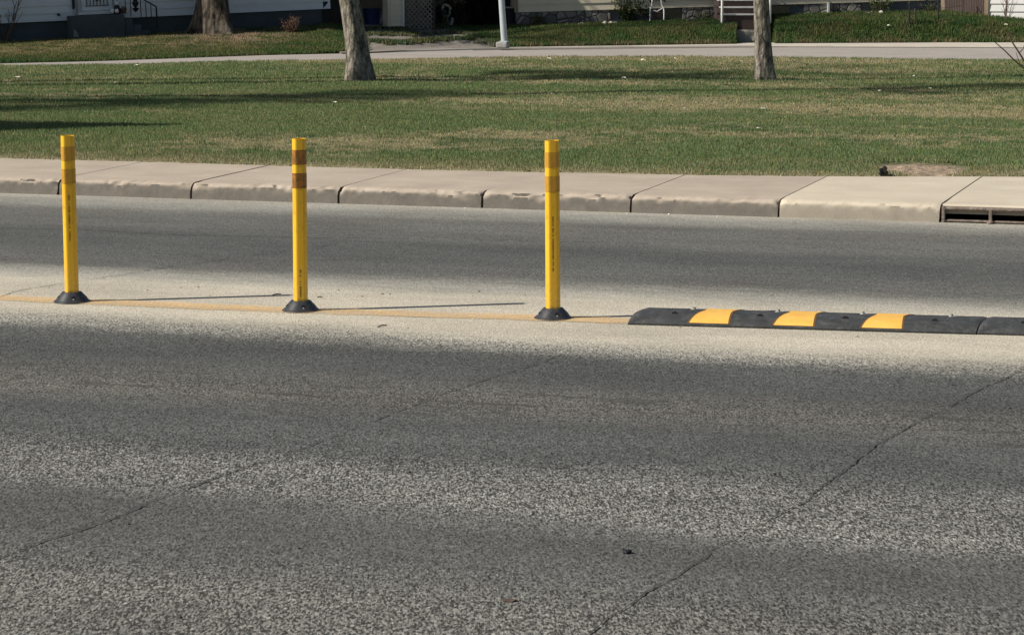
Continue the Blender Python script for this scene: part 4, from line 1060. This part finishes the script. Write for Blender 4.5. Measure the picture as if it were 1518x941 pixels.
# ---- wire fence
P0f = yard(1347.5, 38.); P1f = yard(1390.5, 31.); P2f = yard(1427, 24)
t = thing('wire_fence', P0f, 'thin wire fence on dark metal posts crossing the bank at the right', 'fence')
def at_h(P, px, row): return zat(px, row, P)
Zs = []
for P_, px_, top_, r_ in ((P0f, 1347.5, 5, .022), (P1f, 1390.5, -4, .016), (P2f, 1427, -6, .010)):
    h_ = zat(px_, top_, P_)-P_.z; q_ = P_-P0f; Zs.append((q_, h_))
    mb = MB(); mb.tube([q_-Vector((0, 0, .1)), q_+Vector((0, 0, h_))], r_, 8); mb.lathe([(r_*1.5, 0), (r_*1.5, .02), (r_*.8, .035)], 8, tuple(q_+Vector((0, 0, h_-.005)))); mb.build('post', M['iron'], t, True)
mb = MB(); (qa, ha), (qb, hb), (qc, hc) = Zs
for (q1, h1), (q2, h2) in (((qa, ha), (qb, hb)), ((qb, hb), (qc, hc))):
    for f_ in (.99, .52, .05):
        mb.tube([q1+Vector((0, 0, h1*f_)), q1.lerp(q2, .5)+Vector((0, 0, (h1+h2)/2*f_-.01)), q2+Vector((0, 0, h2*f_))], .0045 if f_ < .9 else .007, 4)
mb.build('wire', M['iron'], t)
mb = MB(); q_ = qa+Vector((.10, .12, 0)); mb.tube([q_-Vector((0, 0, .05)), q_+Vector((0, 0, ha*.75))], .018, 8); mb.build('brace_post', M['brown'], t)

# ---- dark board fence and white house at the right
Pf0 = H2.world(e2, 0, 0)+Vector((.03, .0, 0)); Pw = yard(1459, 26)
dfv = Pw-Pf0; azf = atan2(dfv.y, dfv.x)
t = thing('board_fence', Vector((Pf0.x, Pf0.y, Pf0.z)), 'dark brown board fence closing the gap before the white house', 'fence', rz=azf)
nb = 24; Lf = dfv.xy.length; dzf = Pw.z-Pf0.z
mb = MB()
for k in range(nb):
    x0_ = Lf*k/nb; mb.box(x0_+.004, x0_+Lf/nb-.004, .02, .04, -.6, 1.7)
mb.build('boards', M['brown'], t)
for x_ in (0.05, Lf*.5): MB().box(x_, x_+.09, .04, .13, -.6, 1.8).build('post', M['brown'], t)
MB().box(0, Lf, .05, .09, .9, 1.0).build('rail', M['brown'], t)
A3 = Pw.copy(); A3.z = zat(1463, 27.5, A3)-.02
H3 = Front('white_house', A3, R(2), 0., 'bright white clapboard house at the right edge with twig shadows on it', 'house', 0)
mb = siding(None, .09, 9, .0, 2.7, None, .165, .022, .1); mb.build('wall', M['sid_white'], H3.t)
MB().box(.0, .085, -.04, .12, -.4, 2.7).build('corner_post', M['tan'], H3.t)
mb = MB(); mb.box(0.02, 9, .11, .2, -.5, 2.7); mb.box(.02, .12, .2, 7, -.5, 2.7); mb.box(8.9, 9, .2, 7, -.5, 2.7); mb.box(.02, 9, 7, 7.1, -.5, 2.7); mb.build('side_wall', M['sid_white'], H3.t)
mb = MB(); gable(mb, 0, 9, 0, 7, 2.75, 1.8, .2); mb.build('roof', M['roof'], H3.t)
window(H3, 3.5, 1.2)
P_ = H3.world(.5, -.55, -.1); bare_shrub(P_, 9, 1.0, 'leafless shrub throwing shadows on the white house', 41, .6, r=.008, leaf=0)

# ================================================================== LITTER, PEBBLES, LEAVES
r_ = random.Random(9)
lit = [(27, 119, .05), (202, 100, .035), (170, 126, .022), (310, 135, .022), (42, 176, .018), (497, 156, .03), (814, 90.5, .05), (953, 92, .05), (1001, 89.5, .03), (925, 119, .035), (1130, 166, .035), (1124, 195, .025),
       (1073, 197, .02), (931, 213, .025), (936, 212, .02), (818, 143, .02), (1355, 116, .025), (1379, 135, .022), (1303, 139, .025), (1284, 203, .022), (1304, 138, .02), (1015, 165, .02), (590, 89.5, .02), (503, 202, .02), (540, 193, .02), (749, 233, .015)]
def leafy(P, s, seed, mat, label, cat, name, group=None, flat=.28, z=0):
    rr = random.Random(seed); n = 9; vs = [(0, 0, s*flat)]; a0 = rr.uniform(0, 6)
    for k in range(n):
        a = a0+2*pi*k/n; q = s*(.55+.6*rr.random()); vs.append((cos(a)*q, sin(a)*q*.7, s*flat*rr.uniform(-.2, 1)))
    vs2 = [(x, y, z_-s*.08) for x, y, z_ in vs]; m = n+1
    fs = [(0, 1+k, 1+(k+1) % n) for k in range(n)]+[(m, m+1+(k+1) % n, m+1+k) for k in range(n)]+[(1+k, m+1+k, m+1+(k+1) % n, 1+(k+1) % n) for k in range(n)]
    o = MB().add(vs, fs if False else fs).build(name, mat) if False else MB().add(vs+vs2, fs).build(name, mat)
    o.location = P+Vector((0, 0, s*.1+z)); return tag(o, label, cat, group)
for k, (px_, row, s) in enumerate(lit):
    leafy(at(px_, row, .09), s, k, M['litter'], 'pale scrap of paper or leaf lying on the lawn', 'litter', 'litter_scrap', 'pale scraps on the lawn', .4, .03)
for px_, row in ((1501-10, 41), (1317, 42)):
    leafy(yard(px_, row), .045, px_, M['litter'], 'white scrap lying on the grass bank beyond the far road', 'litter', 'litter_scrap', 'white scraps on the bank', .5, .05)
o = MB().blob((0, 0, .006), .0125, 3, 3, .25, .7).build('stone', M['iron'], None, True); o.location = at(930, 820); tag(o, 'black lump of stone lying on the near lane', 'stone')
leafy(at(755, 890), .028, 5, simple('dead_leaf', (.09, .065, .05), .8, .3), 'flat brown leaf lying on the near lane at the bottom', 'leaf', 'dead_leaf', None, .12)
leafy(at(66, 795), .0, 5, M['litter'], None, None, 'x') if False else None
o = MB().blob((0, 0, .03), .04, 3, 8, .35, .9).build('dark_clod', M['void'], None, True); o.location = at(1310, 260, .15); tag(o, 'black clod at the edge of the bare patch by the sidewalk', 'clod')
# specks of grit and gravel on the road: small dark and light stones
def scatter(n, fn, smin, smax, mat, name, label, cat, group):
    vs = []; proto = None
    bmx = MB().blob((0, 0, .25), 1, 1, 4, .3, .55).build(name, mat); me = bmx.data; tag(bmx, label, cat, group)
    for k in range(n):
        o = bmx if k == 0 else bmx.copy()
        if k: C.objects.link(o)
        px_, row = fn(); P = at(px_, row); s = r_.uniform(smin, smax); o.location = P; o.scale = (s*r_.uniform(.8, 1.5), s, s); o.rotation_euler = (0, 0, r_.uniform(0, 6))
scatter(46, lambda: (r_.uniform(10, 1500), r_.uniform(560, 935)), .0025, .0065, M['iron'], 'road_pebble', 'tiny dark pebble lying on the asphalt of the near lane', 'pebble', 'dark pebbles on the near lane')
scatter(34, lambda: (r_.uniform(10, 1500), r_.choice((r_.uniform(424, 440), r_.uniform(478, 510)))), .003, .008, M['soil'], 'grit_stone', 'small brown grit stone in the dusty strip along the centre line', 'pebble', 'grit stones on the dusty centre strip')
scatter(9, lambda: (r_.uniform(10, 1390), r_.uniform(0, 1)*0+300), .004, .010, M['litter'], 'gutter_stone', 'pale stone chip lying in the gutter at the kerb foot', 'pebble', 'stone chips in the gutter')
for o in C.objects:
    if o.name.startswith('gutter_stone'):
        o.location.y = 18.60-abs(r_.gauss(0, .09))-.01; o.location.x = r_.uniform(-10, -2.9); o.location.z = 0
# dark sticks and tar crumbs seen in the dusty strip
for px0, row0, px1, row1 in ((560, 485, 574, 483), (470, 441.5, 478, 441.5), (404, 438, 417, 437)):
    a_, b_ = at(px0, row0), at(px1, row1); o = MB().tube([Vector((0, 0, .004)), (b_-a_)*.5+Vector((0, .004, .007)), (b_-a_)+Vector((0, 0, .004))], [.002, .0035, .002], 6).build('twig_piece', M['crack'], None, True)
    o.location = a_; tag(o, {560: 'short dark twig on the dusty strip between the two right posts', 470: 'dark crumb on the strip just beyond the scuffed post', 404: 'dark crumb at the tip of the left post shadow'}[px0], 'twig')
bpy.context.view_layer.update()
